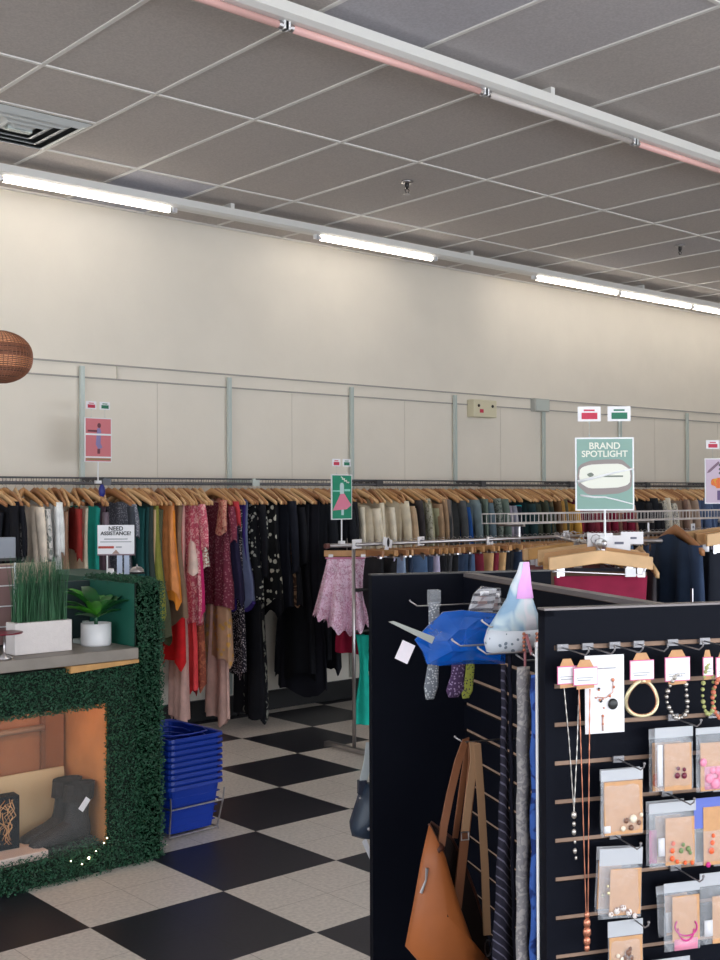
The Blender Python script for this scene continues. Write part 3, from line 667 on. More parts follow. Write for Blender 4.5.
MB().box(-.08, -.01, -.0066, -.005, .052, .064).build('figure_arm', mat('plum_print', rgb(110, 58, 70), .6), t)
MB().box(-.008, .012, -.0066, -.005, -.09, -.058).build('figure_leg', mat('plum_print', rgb(110, 58, 70), .6), t)
MB().box(-.094, .094, -.0068, -.005, .03, .042).box(-.094, .094, -.0068, -.005, -.118, -.108).build('poster_stripe', M_whitep, t)
MB().box(-.09, .09, -.0068, -.005, -.132, -.121).build('poster_edge', mat('olive_print', rgb(150, 130, 90), .6), t)
p = at(721.5, 481, D=7.3)
t = sign(p, .215, .285, FR+.05, mat('lilac_poster', rgb(200, 180, 200), .5), 'pale lilac poster sign cut by the right edge', p.z-.143, tags='r')
MB().prism([(-.095, .05), (-.085, .068), (-.02, .125), (-.012, .112), (-.075, .055)], -.0062, -.005).build('figure_body', mat('mauve_print', rgb(130, 104, 124), .6), t)
MB().prism([(x+.01, z-.01) for x, z in blob(.07, .032, wob=.15)], -.0066, -.005).build('figure_top', mat('orange_print', rgb(226, 104, 50), .6, pattern='floral', col2=rgb(220, 160, 50), pscale=60), t)
MB().box(-.03, .07, -.0066, -.005, -.12, -.06).build('figure_skirt', mat('violet_print', rgb(104, 84, 130), .6), t)
for z in (.05, .075, .1): MB().prism([(.01+x, z+q) for x, q in blob(.03, .012, 12, 0, .9)], -.0066, -.005).build('figure_hair', mat('dark_print', rgb(80, 78, 92), .6), t)

# ------------------------------------------------------------------ checkout counter with hedge front
CF = 4.575
cc = thing('checkout_counter', 'boxwood covered checkout counter with a lit display opening', 'counter', (2.0, CF, 0))
def cb(x0, x1, y0, y1, z0, z1): return (x0-2.0, x1-2.0, y0-CF, y1-CF, z0, z1)
LX = 1.2
m = MB().box(*cb(2.672, 2.79, CF, 5.1, 0, 1.245)); m.build('end_panel', M_teal, cc)
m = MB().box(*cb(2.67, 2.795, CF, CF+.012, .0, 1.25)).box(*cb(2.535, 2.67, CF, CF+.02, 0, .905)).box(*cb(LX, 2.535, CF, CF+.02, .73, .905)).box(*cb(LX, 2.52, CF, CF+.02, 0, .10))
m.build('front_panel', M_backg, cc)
MB().box(*cb(LX, 2.665, CF-.035, 5.0, .915, .965)).build('countertop', M_counter, cc, bevel=.004)
m = MB().prism([(2.33-2, .885), (2.66-2, .9), (2.66-2, .914), (2.33-2, .914)], -.045, .25); m.build('support_board', M_pine, cc)
MB().box(*cb(LX, 2.67, 5.0, 5.04, 0, 1.24)).build('rear_panel', mat('dark_teal_board', rgb(30, 50, 52), .7), cc)
# inside of the display opening
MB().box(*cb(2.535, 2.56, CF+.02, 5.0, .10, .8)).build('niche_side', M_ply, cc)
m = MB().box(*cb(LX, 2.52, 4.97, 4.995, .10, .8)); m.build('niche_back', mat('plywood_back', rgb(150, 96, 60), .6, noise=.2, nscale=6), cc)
m = MB().box(*cb(2.17, 2.19, 4.95, 4.97, .35, .8)).box(*cb(2.40, 2.42, 4.95, 4.97, .35, .8)); m.build('batten', mat('batten_wood', rgb(120, 76, 48), .6), cc)
MB().tube([(LX-2, 4.93-CF, .58), (2.40-2, 4.93-CF, .59)], .014, 10).build('pipe', mat('pale_pipe', rgb(170, 150, 136), .4, .3), cc, True)
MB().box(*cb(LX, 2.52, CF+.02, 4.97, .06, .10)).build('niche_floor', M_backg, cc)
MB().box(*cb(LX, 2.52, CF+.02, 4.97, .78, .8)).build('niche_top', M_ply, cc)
MB().box(*cb(LX, 2.52, CF+.004, CF+.008, .10, .73)).build('glass_pane', mat('display_glass', rgb(225, 232, 228), .05, alpha=.03, spec=.5), cc)
# leaves
def leaves(n, boxes, seed):
    rn = random.Random(seed); mb = MB(); tot = sum(b[-1] for b in boxes)
    for (ax, lo, hi, fixed, jit, wgt) in boxes:
        for _ in range(int(n*wgt/tot)):
            a = rn.uniform(lo[0], hi[0]); b = rn.uniform(lo[1], hi[1]); d = fixed+rn.uniform(*jit)
            p = Vector((a, d, b)) if ax == 'y' else (Vector((d, a, b)) if ax == 'x' else Vector((a, b, d)))
            u = Vector((rn.uniform(-1, 1), rn.uniform(-1, .4), rn.uniform(-.3, 1))).normalized(); v = u.cross(Vector((rn.uniform(-1, 1), rn.uniform(-1, 0), rn.uniform(-1, 1)))).normalized()
            L_ = rn.uniform(.008, .014); W_ = L_*.33; k = u.cross(v)*L_*.15
            mb.add([p, p+u*L_*.5+v*W_+k, p+u*L_, p+u*L_*.5-v*W_+k], [(0, 1, 2, 3)])
    return mb
ox, oy = 2.0, CF
bx = [('y', (2.665-ox, .0), (2.80-ox, 1.255), 0, (-.032, .0), .17*1.25), ('y', (2.535-ox, 0), (2.67-ox, .9), 0, (-.03, .0), .15*.9), ('y', (LX+.6-ox, .725), (2.53-ox, .9), 0, (-.03, 0), .8*.18),
      ('y', (LX+.6-ox, 0), (2.53-ox, .115), 0, (-.045, 0), .8*.13), ('x', (4.56-oy, .0), (5.1-oy, 1.25), 2.79-ox, (0, .025), .3), ('z', (2.67-ox, 0), (2.795-ox, .5), 1.245, (0, .022), .06),
      ('z', (LX+.6-ox, -.03), (2.52-ox, .3), .10, (-.005, .03), .12), ('x', (0, .10), (.02, .73), 2.535-ox, (-.008, 0), .02), ('z', (LX+.6-ox, 0), (2.52-ox, .02), .727, (-.018, 0), .03)]
leaves(34000, bx, 5).build('boxwood_cladding', M_leafg, cc)
M_bulb = mat('fairy_bulb', (1, .85, .5, 1), emit=7)
for i, (px, py) in enumerate(((71, 861), (89, 858), (96, 851), (104, 843), (107, 838), (82, 864))):
    p = at(px, py, Y=CF-.035); MB().ball((0, 0, 0), 0.0032 if i != 1 else .006, 8).build('fairy_bulb', M_bulb, cc, True, (p.x-2, p.y-CF, p.z))
l = bpy.data.lights.new('niche_lamp', 'POINT'); l.energy = 1.25; l.color = (1, .58, .26); l.shadow_soft_size = .04
o = bpy.data.objects.new('niche_lamp', l); C.objects.link(o); o.location = (2.25, 4.68, .74)
o = thing('niche_lamp', 'small warm bulb fixed under the top of the display opening', 'lamp', (2.25, 4.68, .78)); MB().ball((0, 0, -.018), .012, 10).build('bulb', mat('warm_bulb', (1, .7, .35, 1), emit=12), o, True); MB().tube([(0, 0, 0), (0, 0, -.01)], .01, 8).build('socket', M_blackp, o)
# display goods
o = MB().box(-.45, .0, -.008, .008, 0, .3, Matrix.Rotation(-.02, 4, 'Y')).build('display_board', mat('beige_board', rgb(196, 172, 134), .7), None, loc=(2.46, 4.94, .102)); o.rotation_euler = (-.09, 0, -.05); o.location = (2.50, 4.90, .102); tag(o, 'blank beige board leaning at the back of the display opening', 'board')
o = MB().box(-.7, 0, -.1, .1, 0, .035).build('display_plinth', mat('marble_white', rgb(222, 200, 190), .5), None, loc=(2.262, 4.70, .102), bevel=.003); tag(o, 'low white plinth in the display opening, at the left edge', 'plinth')
t = thing('gift_box', 'black box with a gold tangled pattern on the white plinth', 'box', (2.085, 4.75, .138), -.08)
MB().box(-.16, .10, -.035, .035, 0, .225).build('box_body', M_black, t, bevel=.003)
rn = random.Random(4); m = MB()
for k in range(9):
    a = rn.uniform(.0, .06); m.tube([(a+rn.uniform(-.025, .025), -.036, .03+.17*j/7+rn.uniform(-.015, .015)) for j in range(8)], .0018, 5)
m.build('gold_pattern', mat('gold_foil', rgb(216, 160, 110), .3, .8), t, True)
# boots
def boot(t, dx, dy, rot, m_):
    R = Matrix.Translation((dx, dy, 0)) @ Matrix.Rotation(rot, 4, 'Z') @ Matrix.Scale(1.12, 4)
    mb = MB(); rings = []
    # foot: lofted along x, toe at -x
    for x_, w_, h_ in ((-.17, .018, .02), (-.155, .034, .036), (-.11, .042, .05), (-.05, .04, .07), (.0, .036, .095), (.05, .034, .1), (.075, .026, .09)):
        rings.append([R @ Vector((x_, w_*math.cos(a*PI/8), .018+h_*(.5+.5*math.sin(a*PI/8)))) for a in range(16)])
    mb.loft(rings, cap0=True, cap1=True)
    rings = []
    for z, r, ox_ in ((.07, .05, .02), (.12, .042, .028), (.17, .04, .034), (.21, .045, .038), (.235, .05, .04)):
        rings.append([R @ Vector((ox_+r*1.15*math.cos(a*PI/8), r*.85*math.sin(a*PI/8), z)) for a in range(16)])
    mb.loft(rings); sh = mb.build('upper', m_, t, True)
    mb = MB()
    rings = [[R @ Vector((ox_+.053*1.15*math.cos(a*PI/12)*(1+.05*(a % 2)), .053*.85*math.sin(a*PI/12)*(1+.08*(a % 2)), z)) for a in range(24)] for z, ox_ in ((.175, .034), (.2, .037), (.24, .041), (.238, .04))]
    mb.loft(rings).build('fold_cuff', mat('boot_cuff', rgb(40, 34, 34), .9, bump=.6, nscale=30), t)
    mb = MB().box(-.165, .0, -.036, .036, .004, .02, R).box(.01, .082, -.03, .03, 0, .03, R); mb.build('sole', M_blackp, t)
M_boot = mat('boot_suede', rgb(50, 46, 48), .85, noise=.2)
t = thing('ankle_boot', 'dark grey ankle boot with folded cuff, the rear one of the pair', 'boot', (2.405, 4.79, .105), .15); boot(t, 0, 0, 0, M_boot)
MB().tube([(.02, -.03, .22), (.02, -.05, .25), (.03, -.06, .21)], .002, 5).build('pull_loop', M_chrome, t, True)
t = thing('ankle_boot', 'dark grey ankle boot in front with a white price tag', 'boot', (2.41, 4.69, .105), .05); boot(t, 0, 0, 0, M_boot)
MB().box(-.014, .014, -.001, .001, -.03, .03, Matrix.Rotation(.7, 4, 'Y')).build('price_tag', M_paper, t, loc=(.035, -.058, .185))
MB().tube([(.05, -.04, .2), (.06, -.05, .235), (.075, -.04, .21)], .002, 5).build('pull_loop', M_chrome, t, True)
# grass planter
p = at(39, 656, Y=4.66)
t = thing('grass_planter', 'tall artificial grass in a white rectangular planter on the counter', 'plant', (2.268, 4.70, .966), 0)
MB().box(-.132, .132, -.045, .045, 0, .135).build('planter_box', mat('planter_white', rgb(232, 224, 222), .5, noise=.03, nscale=60, bump=.2), t, bevel=.003)
rn = random.Random(9); m = MB()
for k in range(620):
    bx_, by_ = rn.uniform(-.115, .115), rn.uniform(-.035, .035); L_ = rn.uniform(.2, .3); lean = rn.gauss(0, .02); ly = rn.gauss(0, .014); w_ = rn.uniform(.0012, .0024); tw = rn.uniform(0, PI)
    pr = []
    for j in range(4):
        v = j/3; c_ = Vector((bx_+lean*v*v, by_+ly*v*v, .12+L_*v)); wv = Vector((math.cos(tw), math.sin(tw), 0))*w_*(1-.8*v); pr += [c_-wv, c_+wv]
    m.add(pr, [(0, 1, 3, 2), (2, 3, 5, 4), (4, 5, 7, 6)])
m.build('grass_blades', mat('grass_green', rgb(50, 100, 66), .6, noise=.4, nscale=15), t)
# leafy plant in round pot
t = thing('potted_plant', 'broad-leaved green plant in a round white pot on the counter', 'plant', (2.565, 4.745, .966), 0)
MB().lathe([(0, 0), (.066, 0), (.068, .01), (.068, .1), (.062, .1), (.06, .09), (0, .088)], n=32).build('pot', M_whitep, t, True)
MB().tube([(0, 0, .08), (0, 0, .14)], .009, 8).build('stem', M_leafg, t, True)
M_lf = [mat('leaf_green_%d' % i, rgb(*c), .35, noise=.3, nscale=22) for i, c in enumerate(((46, 120, 48), (70, 150, 44), (30, 92, 44)))]
for i, (an, L_, el, w_) in enumerate(((2.75, .17, .75, .028), (3.4, .2, .5, .03), (-.2, .22, .8, .03), (.3, .16, 1.0, .03), (2.2, .2, 1.1, .032), (1.5, .2, 1.15, .035), (-1.3, .16, .9, .034), (-2.2, .19, .75, .032), (-.75, .19, .7, .032), (3.0, .2, 1.05, .034), (.9, .17, .9, .03), (-2.8, .14, .3, .024), (-.3, .13, .4, .022))):
    m = MB(); n_ = 9; vs = []
    d = Vector((math.cos(an), math.sin(an), 0)); sd = Vector((-d.y, d.x, 0))
    for j in range(n_):
        v = j/(n_-1); e = el-1.0*v*v*.9; c_ = Vector((0, 0, .12)) + d*(L_*v*math.cos(el*(1-.35*v)))+Vector((0, 0, L_*v*math.sin(el*(1-.45*v))*1.15))
        ww = w_*math.sin(PI*min(1, .08+v*.92))**.7*(1+.1*(j % 2)); vs += [c_-sd*ww+Vector((0, 0, ww*.5)), c_, c_+sd*ww+Vector((0, 0, ww*.5))]
    m.add(vs, [f for j in range(n_-1) for f in ((3*j, 3*j+1, 3*j+4, 3*j+3), (3*j+1, 3*j+2, 3*j+5, 3*j+4))])
    m.build('leaf', M_lf[i % 3], t, True)
# things behind on the desk
o = thing('dish', 'dark red saucer at the left edge of the counter', 'dish', (2.12, 4.57, .966))
MB().lathe([(0, .1), (.04, .1), (.072, .104), (.075, .11), (.04, .106), (0, .106)], n=24).build('plate', mat('maroon_glaze', rgb(120, 20, 44), .3), o, True)
MB().lathe([(.03, 0), (.032, .005), (.006, .02), (.006, .095), (.02, .1)], n=16).build('stand', M_chrome, o, True)
o.location = (2.065, 4.60, .966)
o = thing('card_reader', 'grey card reader stand between the grass planter and the round pot', 'card reader', (2.575, 4.86, .966), .1)
MB().box(-.012, .012, -.01, .01, 0, .1).build('post', M_steel, o); MB().box(-.05, .02, -.03, .03, 0, .02).build('base', M_steel, o)
# rear desk
dk = thing('rear_desk', 'taupe cash desk with a raised rear shelf behind the hedge counter', 'desk', (2.8, 5.65, 0))
MB().box(-1.2, .0, -.28, .28, .0, 1.14).build('body', mat('taupe_board', rgb(150, 132, 116), .7), dk)
MB().box(-1.2, .02, -.3, .3, 1.14, 1.17).build('desk_top', mat('taupe_top', rgb(170, 154, 134), .6), dk)
MB().box(-1.2, -.13, -.3, -.27, 1.17, 1.315).build('modesty_panel', mat('beige_panel', rgb(176, 160, 140), .7), dk)
MB().box(.02, .34, -.3, .3, 1.205, 1.235).build('side_shelf', mat('teal_shelf', rgb(40, 86, 76), .6), dk)
MB().box(.03, .33, -.28, .28, 0, 1.205).build('side_cabinet', mat('dark_teal_board', rgb(30, 50, 52), .7), dk)
# wire rack at left
t = thing('wire_rack', 'white wire display rack behind the grass planter at the left edge', 'rack', (2.18, 4.88, .966), 0)
m = MB()
for z in (.1, .19, .28, .36): m.tube([(-.12, 0, z), (.06, 0, z)], .003, 5)
m.build('shelf_wire', M_whitep, t); MB().tube([(.06, 0, 0), (.06, 0, .38)], .005, 6).tube([(-.12, 0, 0), (-.12, 0, .38)], .005, 6).build('upright', M_whitep, t)
MB().box(-.11, .05, .01, .02, .02, .37).build('back_card', mat('dusty_card', rgb(140, 110, 108), .8), t)
# monitor
p = at(0, 551, Y=5.6)
t = thing('monitor', 'grey back of a till monitor cut by the left edge', 'monitor', (p.x, 5.6, 1.285), 0)
MB().box(-.2, .078, -.015, .015, .035, .15).build('screen_back', mat('monitor_grey', rgb(146, 152, 164), .4), t, bevel=.004); MB().box(-.2, .078, -.017, -.014, .03, .045).build('bezel', M_dark, t)
MB().box(-.1, -.06, .01, .03, -.114, .04).box(-.16, .0, -.06, .06, -.114, -.10).build('stand', M_dark, t)
# assistance sign
p = at(116, 539.5, D=6.0)
t = thing('sign', 'white NEED ASSISTANCE sign on a stand behind the plants', 'sign', p, FR+.05)
MB().box(-.094, .094, -.004, .004, -.075, .075).build('sign_board', M_paper, t)
text('title_text', 'NEED', .03, M_ink, t, T(-.0, .056), bold=.0005); text('title_text', 'ASSISTANCE?', .0265, M_ink, t, T(0, .031), bold=.0005)
MB().box(-.06, .06, -.0052, -.0038, .0, .005).box(-.08, .08, -.0052, -.0038, -.014, -.010).box(.0, .03, -.0052, -.0038, -.042, -.036).build('small_print', mat('faint_print', rgb(150, 150, 158), .7), t)
MB().box(-.09, -.01, -.0054, -.0038, -.046, -.034).build('red_bar', mat('brick_print', rgb(186, 70, 60), .6), t)
MB().prism([(-.02, -.074), (.0, -.052), (.02, -.074)], -.0054, -.0038).build('triangle_print', mat('taupe_print', rgb(170, 140, 130), .6), t)
MB().box(-.094, .094, -.006, .01, -.082, -.075).build('ledge', mat('mauve_edge', rgb(130, 106, 116), .5), t)
zb = (1.235 if True else 0)-p.z
MB().tube([(-.045, .0, -.08), (-.045, .0, zb)], .004, 6).box(-.09, .03, -.03, .03, zb, zb+.006).build('stand', M_whitep, t)
o = thing('leaflet', 'two pale blue leaflets standing under the assistance sign', 'leaflet', (p.x, p.y, 1.236), FR+.05)
MB().box(.005, .032, -.002, .002, 0, .105).build('sheet', mat('pale_blue_card', rgb(186, 198, 220), .6), o); MB().box(.042, .068, -.002, .002, 0, .105).build('sheet', mat('pale_blue_card', rgb(186, 198, 220), .6), o)
o = MB().lathe([(0, .006), (.018, .03), (.03, .04), (.03, .0), (0, 0)], n=16).build('figurine', M_whitep, None, True, at(111, 575, D=5.9)); o.location.z = 1.236; o.scale = (.5, .5, .9); tag(o, 'tiny white ornament below the assistance sign', 'ornament')
p = at(137, 572, D=6.05); t = thing('service_bell', 'silver service bell on the dark green shelf', 'bell', (p.x, p.y, 1.236))
MB().lathe([(.04, 0), (.042, .006), (.036, .008)], n=24).build('base', M_blackp, t, True); MB().lathe([(.036, .01), (.034, .022), (.022, .034), (.004, .038)], n=24).build('dome', M_chrome, t, True); MB().lathe([(0, .05), (.005, .048), (.004, .038)], n=12).build('button', M_chrome, t, True)

# ------------------------------------------------------------------ blue baskets
BP = (3.095, 4.97); Rb = math.radians(2)
M_blue = mat('blue_basket_plastic', rgb(14, 54, 158), .4, spec=.4)
def basket_mb(w0=.13, l0=.185, w1=.15, l1=.22, h=.23):
    m = MB()
    def ring(w_, l_, z, r=.03):
        out = []
        for (sx, sy, a0) in ((1, 1, 0), (-1, 1, 90), (-1, -1, 180), (1, -1, 270)):
            for j in range(4):
                a = math.radians(a0+30*j); out.append(Vector((sx*(w_-r)+r*math.cos(a), sy*(l_-r)+r*math.sin(a), z)))
        return out
    m.loft([ring(w0, l0, 0), ring(w1, l1, h), ring(w1+.012, l1+.012, h+.002), ring(w1+.014, l1+.014, h-.014), ring(w1+.010, l1+.010, h-.014), ring(w1+.008, l1+.008, h-.002), ring(w1-.004, l1-.004, h-.003), ring(w0-.003, l0-.003, .004)], cap0=True, cap1=True)
    return m
def handle_mb(w1=.15, l1=.22, h=.23):
    m = MB()
    for s_ in (-1, 1): m.tube([(-.13, s_*.02, h+.001), (-.135, s_*.09, h+.004), (-.1, s_*.17, h+.006), (0, s_*.19, h+.006), (.1, s_*.17, h+.006), (.135, s_*.09, h+.004), (.13, s_*.02, h+.001)], .004, 6)
    return m
bm_ = basket_mb().mesh('shopping_basket', M_blue); hm_ = handle_mb().mesh('handle', mat('blue_handle', rgb(30, 60, 170), .4), True)
rib = MB()
for j in range(5):
    z = .03+.035*j; f_ = z/.23; rib.box(-(.13+.02*f_)-.0012, .13+.02*f_+.0012, -(.185+.035*f_)-.0015, .185+.035*f_+.0015, z, z+.004)
rm_ = rib.mesh('side_rib', M_blue)
z0 = .022; NB = 9; gap = .0285
for k in range(NB):
    lab = 'bottom blue shopping basket, the one showing its whole side in the wire stand' if k == 0 else ('top blue shopping basket of the stack, its open inside visible' if k == NB-1 else '%s blue shopping basket counted up from the bottom of the stack' % ORD[k])
    o = bpy.data.objects.new('shopping_basket', bm_); C.objects.link(o); o.location = (BP[0], BP[1], z0+gap*k); o.rotation_euler = (0, 0, Rb); tag(o, lab, 'basket', 'stacked blue shopping baskets')
    h_ = bpy.data.objects.new('handle', hm_); C.objects.link(h_); h_.parent = o
    if k == 0: r_ = bpy.data.objects.new('side_rib', rm_); C.objects.link(r_); r_.parent = o
t = thing('basket_stand', 'chrome wire stand holding the stack of blue baskets', 'stand', (BP[0], BP[1], 0), Rb)
m = MB(); q = [(-.16, -.23, .0), (.16, -.23, .0), (.16, .23, .0), (-.16, .23, .0)]
def loop(z, w_, l_): return [(-w_, -l_, z), (w_, -l_, z), (w_, l_, z), (-w_, l_, z), (-w_, -l_, z)]
m.tube(loop(.15, .152, .23), .0045, 6); m.tube(loop(.014, .14, .2), .0045, 6)
m.build('wire_hoop', M_chrome, t)
for sx in (-1, 1):
    for sy in (-1, 1): MB().tube([(sx*.158, sy*.235, .21), (sx*.152, sy*.23, .15), (sx*.14, sy*.2, .02), (sx*.14, sy*.21, .006)], .0045, 6).build('leg', M_chrome, t)

# ------------------------------------------------------------------ slatwall gondola
GO = Vector((2.02680557, 1.37478164, 0)); GR = math.atan2(-.41255, .91093)
g2 = Vector((.91093494, -.41255003, 0)); g1 = Vector((.41255003, .91093494, 0)); GZ = 1.4057; GL = 1.0865
gd = thing('slatwall_gondola', 'black slatwall display gondola with two end panels', 'display stand', GO, GR)
FW = .283; FL = .266
def gl(px, py, yl=None, xl=None):          # a point on a plane of the gondola, in its own frame
    d = at(px, py, D=1.0)-Vector((0, 0, CAM_H)); c0 = Vector((0, 0, CAM_H))-GO
    dx, dy = d.dot(g2), d.dot(g1); cx, cy = c0.dot(g2), c0.dot(g1)
    t_ = (yl-cy)/dy if yl is not None else (xl-cx)/dx
    p = c0+d*t_; return Vector((p.dot(g2), p.dot(g1), p.z))
z1 = 1.3313
m = MB().box(-FL+.010, FW-.012, .008, .022, .09, GZ-.01); m.build('slat_core', M_mdf, gd)
m = MB(); top = GZ-.012; z = z1+.0035
while z > .15:
    m.box(-FL+.02, FW-.028, .001, .0105, z+.001, top); top = z-.009; z -= .0762
m.box(-FL+.02, FW-.028, .001, .0105, .09, top); m.build('slat_panel', M_black, gd)
m = MB().box(-FL, -FL+.02, 0, .03, .0, GZ).box(FW-.028, FW, 0, .03, 0, GZ).box(-FL, FW, 0, .03, GZ-.012, GZ).box(-FL+.01, FW-.02, .022, .03, 0, GZ); m.build('front_frame', M_black, gd)
MB().box(-FL-.001, FW+.001, -.001, .031, GZ, GZ+.004).build('front_trim', mat('brown_edge', rgb(120, 112, 112), .4, .3), gd)
m = MB().box(-FW, FW, GL, GL+.03, 0, GZ); m.build('end_panel', M_black, gd)
MB().box(-FW-.001, FW+.001, GL-.001, GL+.031, GZ, GZ+.004).build('end_trim', M_dark, gd)
MB().box(.008, .022, .03, GL, .09, GZ-.01).build('spine_core', M_mdf, gd)
m = MB(); top = GZ-.012; z = z1-.0762+.0035
while z > .15:
    m.box(0, .0105, .03, GL, z+.001, top); top = z-.010; z -= .0762
m.box(0, .0105, .03, GL, .09, top).box(.022, .034, .03, GL, .0, GZ-.01); m.build('spine_panel', M_black, gd)
MB().box(0, .034, .03, GL, GZ-.010, GZ+.002).build('spine_trim', mat('brown_edge', rgb(120, 112, 112), .4, .3), gd)
MB().box(-FL, FW, -.03, 0, 0, .09).box(-.05, .08, .03, GL, 0, .09).build('kick_base', M_black, gd)
def GW(v): return GO+g2*v.x+g1*v.y+Vector((0, 0, v.z))
# hooks on the front panel: each a thing; goods hang on them
def fhook(px, zs, L, label, tilt=.0):
    v = gl(px, 640, yl=0); t = thing('display_hook', label, 'hook', GW(Vector((v.x, 0, zs))), GR, 'chrome hooks on the slatwall front')
    MB().box(-.012, .012, -.004, .0, -.006, .007).box(-.012, .012, -.003, .006, -.002, .003).build('bracket', M_hook, t)
    MB().tube([(0, -.004, 0), (0, -L+.012, -.002), (0, -L, .006), (0, -L-.002, .012)], .0016, 6).ball((0, -L-.002, .013), .003, 8).build('prong', M_hook, t, True)
    return v.x
def onplane(px, py, off): return gl(px, py, yl=-off)
def poly_thing(name, label, cat, off, p, group=None):
    v = onplane(p[0], p[1], off); return thing(name, label, cat, GW(v), GR, group), v
def sz(px, off):  # metres covered by a pixel near there
    a = onplane(px, 700, off); b = onplane(px+10, 700, off); return (b.x-a.x)/10
def szz(px, py, off):
    return (onplane(px, py, off).z-onplane(px, py+10, off).z)/10
k = 0
hooks_top = [(562, 'first chrome hook from the left on the top slat'), (587, 'second chrome hook from the left on the top slat'), (614, 'third chrome hook, above the white jewellery card'), (638, 'chrome hook above the gold bangle'), (672, 'chrome hook above the silver bead bracelet'), (704, 'chrome hook above the green bead bracelets')]
for px, lab in hooks_top: fhook(px, z1, .11, lab)
def slab(t, name, x0, x1, z0, z1_, y0, y1, m_): return MB().box(x0, x1, y0, y1, z0, z1_).build(name, m_, t)
def rect(px0, py0, px1, py1, off):
    a = onplane(px0, (py0+py1)/2, off); b = onplane(px1, (py0+py1)/2, off); c = onplane((px0+px1)/2, py0, off); d = onplane((px0+px1)/2, py1, off)
    return a.x, b.x, d.z, c.z
def price_card(t, o, px0, py0, px1, py1, off):   # kraft card with a pink bordered price label
    x0, x1, z0_, z1_ = rect(px0, py0, px1, py1, off); x0 -= o.x; x1 -= o.x; z0_ -= o.z; z1_ -= o.z
    w_ = x1-x0
    MB().prism([(x0+w_*.15, z1_), (x0+w_*.3, z1_+.014), (x1-w_*.3, z1_+.014), (x1-w_*.15, z1_), (x1-w_*.12, z0_-.006), (x0+w_*.15, z0_-.008)], -.0005, .0005).build('backing_card', M_card, t)
    t = [c for c in t.children if c.name.startswith('backing_card')][0]
    MB().box(x0, x1, -.0022, -.0008, z0_, z1_).build('label_border', M_pink, t)
    MB().box(x0+.0012, x1-.0012, -.0032, -.002, z0_+.0018, z1_-.0018).build('price_label', M_paper, t)
    MB().box(x0+w_*.15, x1-w_*.3, -.0038, -.003, z0_+.009, z0_+.0105).box(x0+w_*.12, x1-w_*.2, -.0038, -.003, z0_+.014, z0_+.0152).build('label_print', mat('faint_print', rgb(150, 150, 158), .7), t)
# necklaces
def necklace(off, card, pts_l, pts_r, pend, m_, label):
    o = onplane((card[0]+card[2])/2, card[1], off); t = thing('necklace', label, 'necklace', GW(o), GR)
    price_card(t, o, *card, off)
    for ps in (pts_l, pts_r):
        pp = [onplane(x, y, off-.006)-o for x, y in ps]
        q = []
        for a, b in zip(pp, pp[1:]): q += [a.lerp(b, j/12) for j in range(12)]
        q.append(pp[-1]); MB().tube(q, [.0009 if i % 2 else .0016 for i in range(len(q))], 5).build('chain', m_, t)
    m = MB()
    for x, y, r in pend: m.ball(onplane(x, y, off-.006)-o, r, 10, (1, .7, 1.3))
    m.build('pendant', m_, t, True)
M_silv = mat('tarnished_silver', rgb(190, 184, 178), .3, .9); M_rose = mat('rose_gold', rgb(200, 130, 104), .3, .85); M_gold = mat('pale_gold', rgb(224, 210, 170), .3, .6)
necklace(.05, (557, 666, 577, 684), [(564, 686), (569, 740), (574, 812)], [(579, 688), (577, 750), (574, 812)], [(574, 815, .006), (574, 824, .004), (574, 832, .005), (575, 842, .003), (575, 851, .0045), (576, 858, .003)], M_silv, 'long silver chain necklace with slim drop pendant, leftmost on the slatwall')
necklace(.058, (573, 667, 597, 685), [(579, 688), (582, 780), (586, 912)], [(590, 689), (589, 780), (588, 912)], [(587, 915, .006), (587, 923, .008), (587, 932, .009), (587, 941, .008), (587, 948, .006)], M_rose, 'long rose gold chain necklace with a chunky pendant')
# white jewellery card
o = onplane(604, 655, .045); t = thing('jewellery_card', 'tall white card with small gold charms and a black stone', 'jewellery card', GW(o), GR)
x0, x1, a, b = rect(585, 655, 624, 733, .045)
MB().box(x0-o.x, x1-o.x, -.0006, .0006, a-o.z, b-o.z).build('card', M_paper, t)
m = MB()
for x, y, r in ((613, 680, .004), (614, 687, .003), (599, 690, .0025), (600, 700, .003), (610, 696, .003), (603, 699, .002), (596, 698, .002), (603, 716, .003), (603, 724, .0025), (604, 708, .002)): m.ball(onplane(x, y, .048)-o, r, 8, (1, .5, 1))
m.tube([onplane(613, 681, .048)-o, onplane(613, 692, .048)-o, onplane(606, 698, .048)-o, onplane(597, 697, .048)-o], .0008, 5).tube([onplane(603, 715, .048)-o, onplane(603, 731, .048)-o], .0012, 5)
m.build('charm', M_rose, t, True)
m = MB().ball(onplane(613, 704, .048)-o, .011, 14, (1, .3, 1)).ball(onplane(599, 689, .048)-o, .003, 8, (1, .4, 1)).ball(onplane(601, 701, .048)-o, .0035, 8, (1, .4, 1)); m.build('stone', mat('black_stone', rgb(24, 24, 26), .35), t, True)
MB().box(rect(592, 667, 616, 669, .047)[0]-o.x, rect(592, 667, 616, 669, .047)[1]-o.x, -.0012, -.0004, onplane(600, 669, .045).z-o.z, onplane(600, 668, .045).z-o.z).build('card_print', mat('faint_print', rgb(150, 150, 158), .7), t)
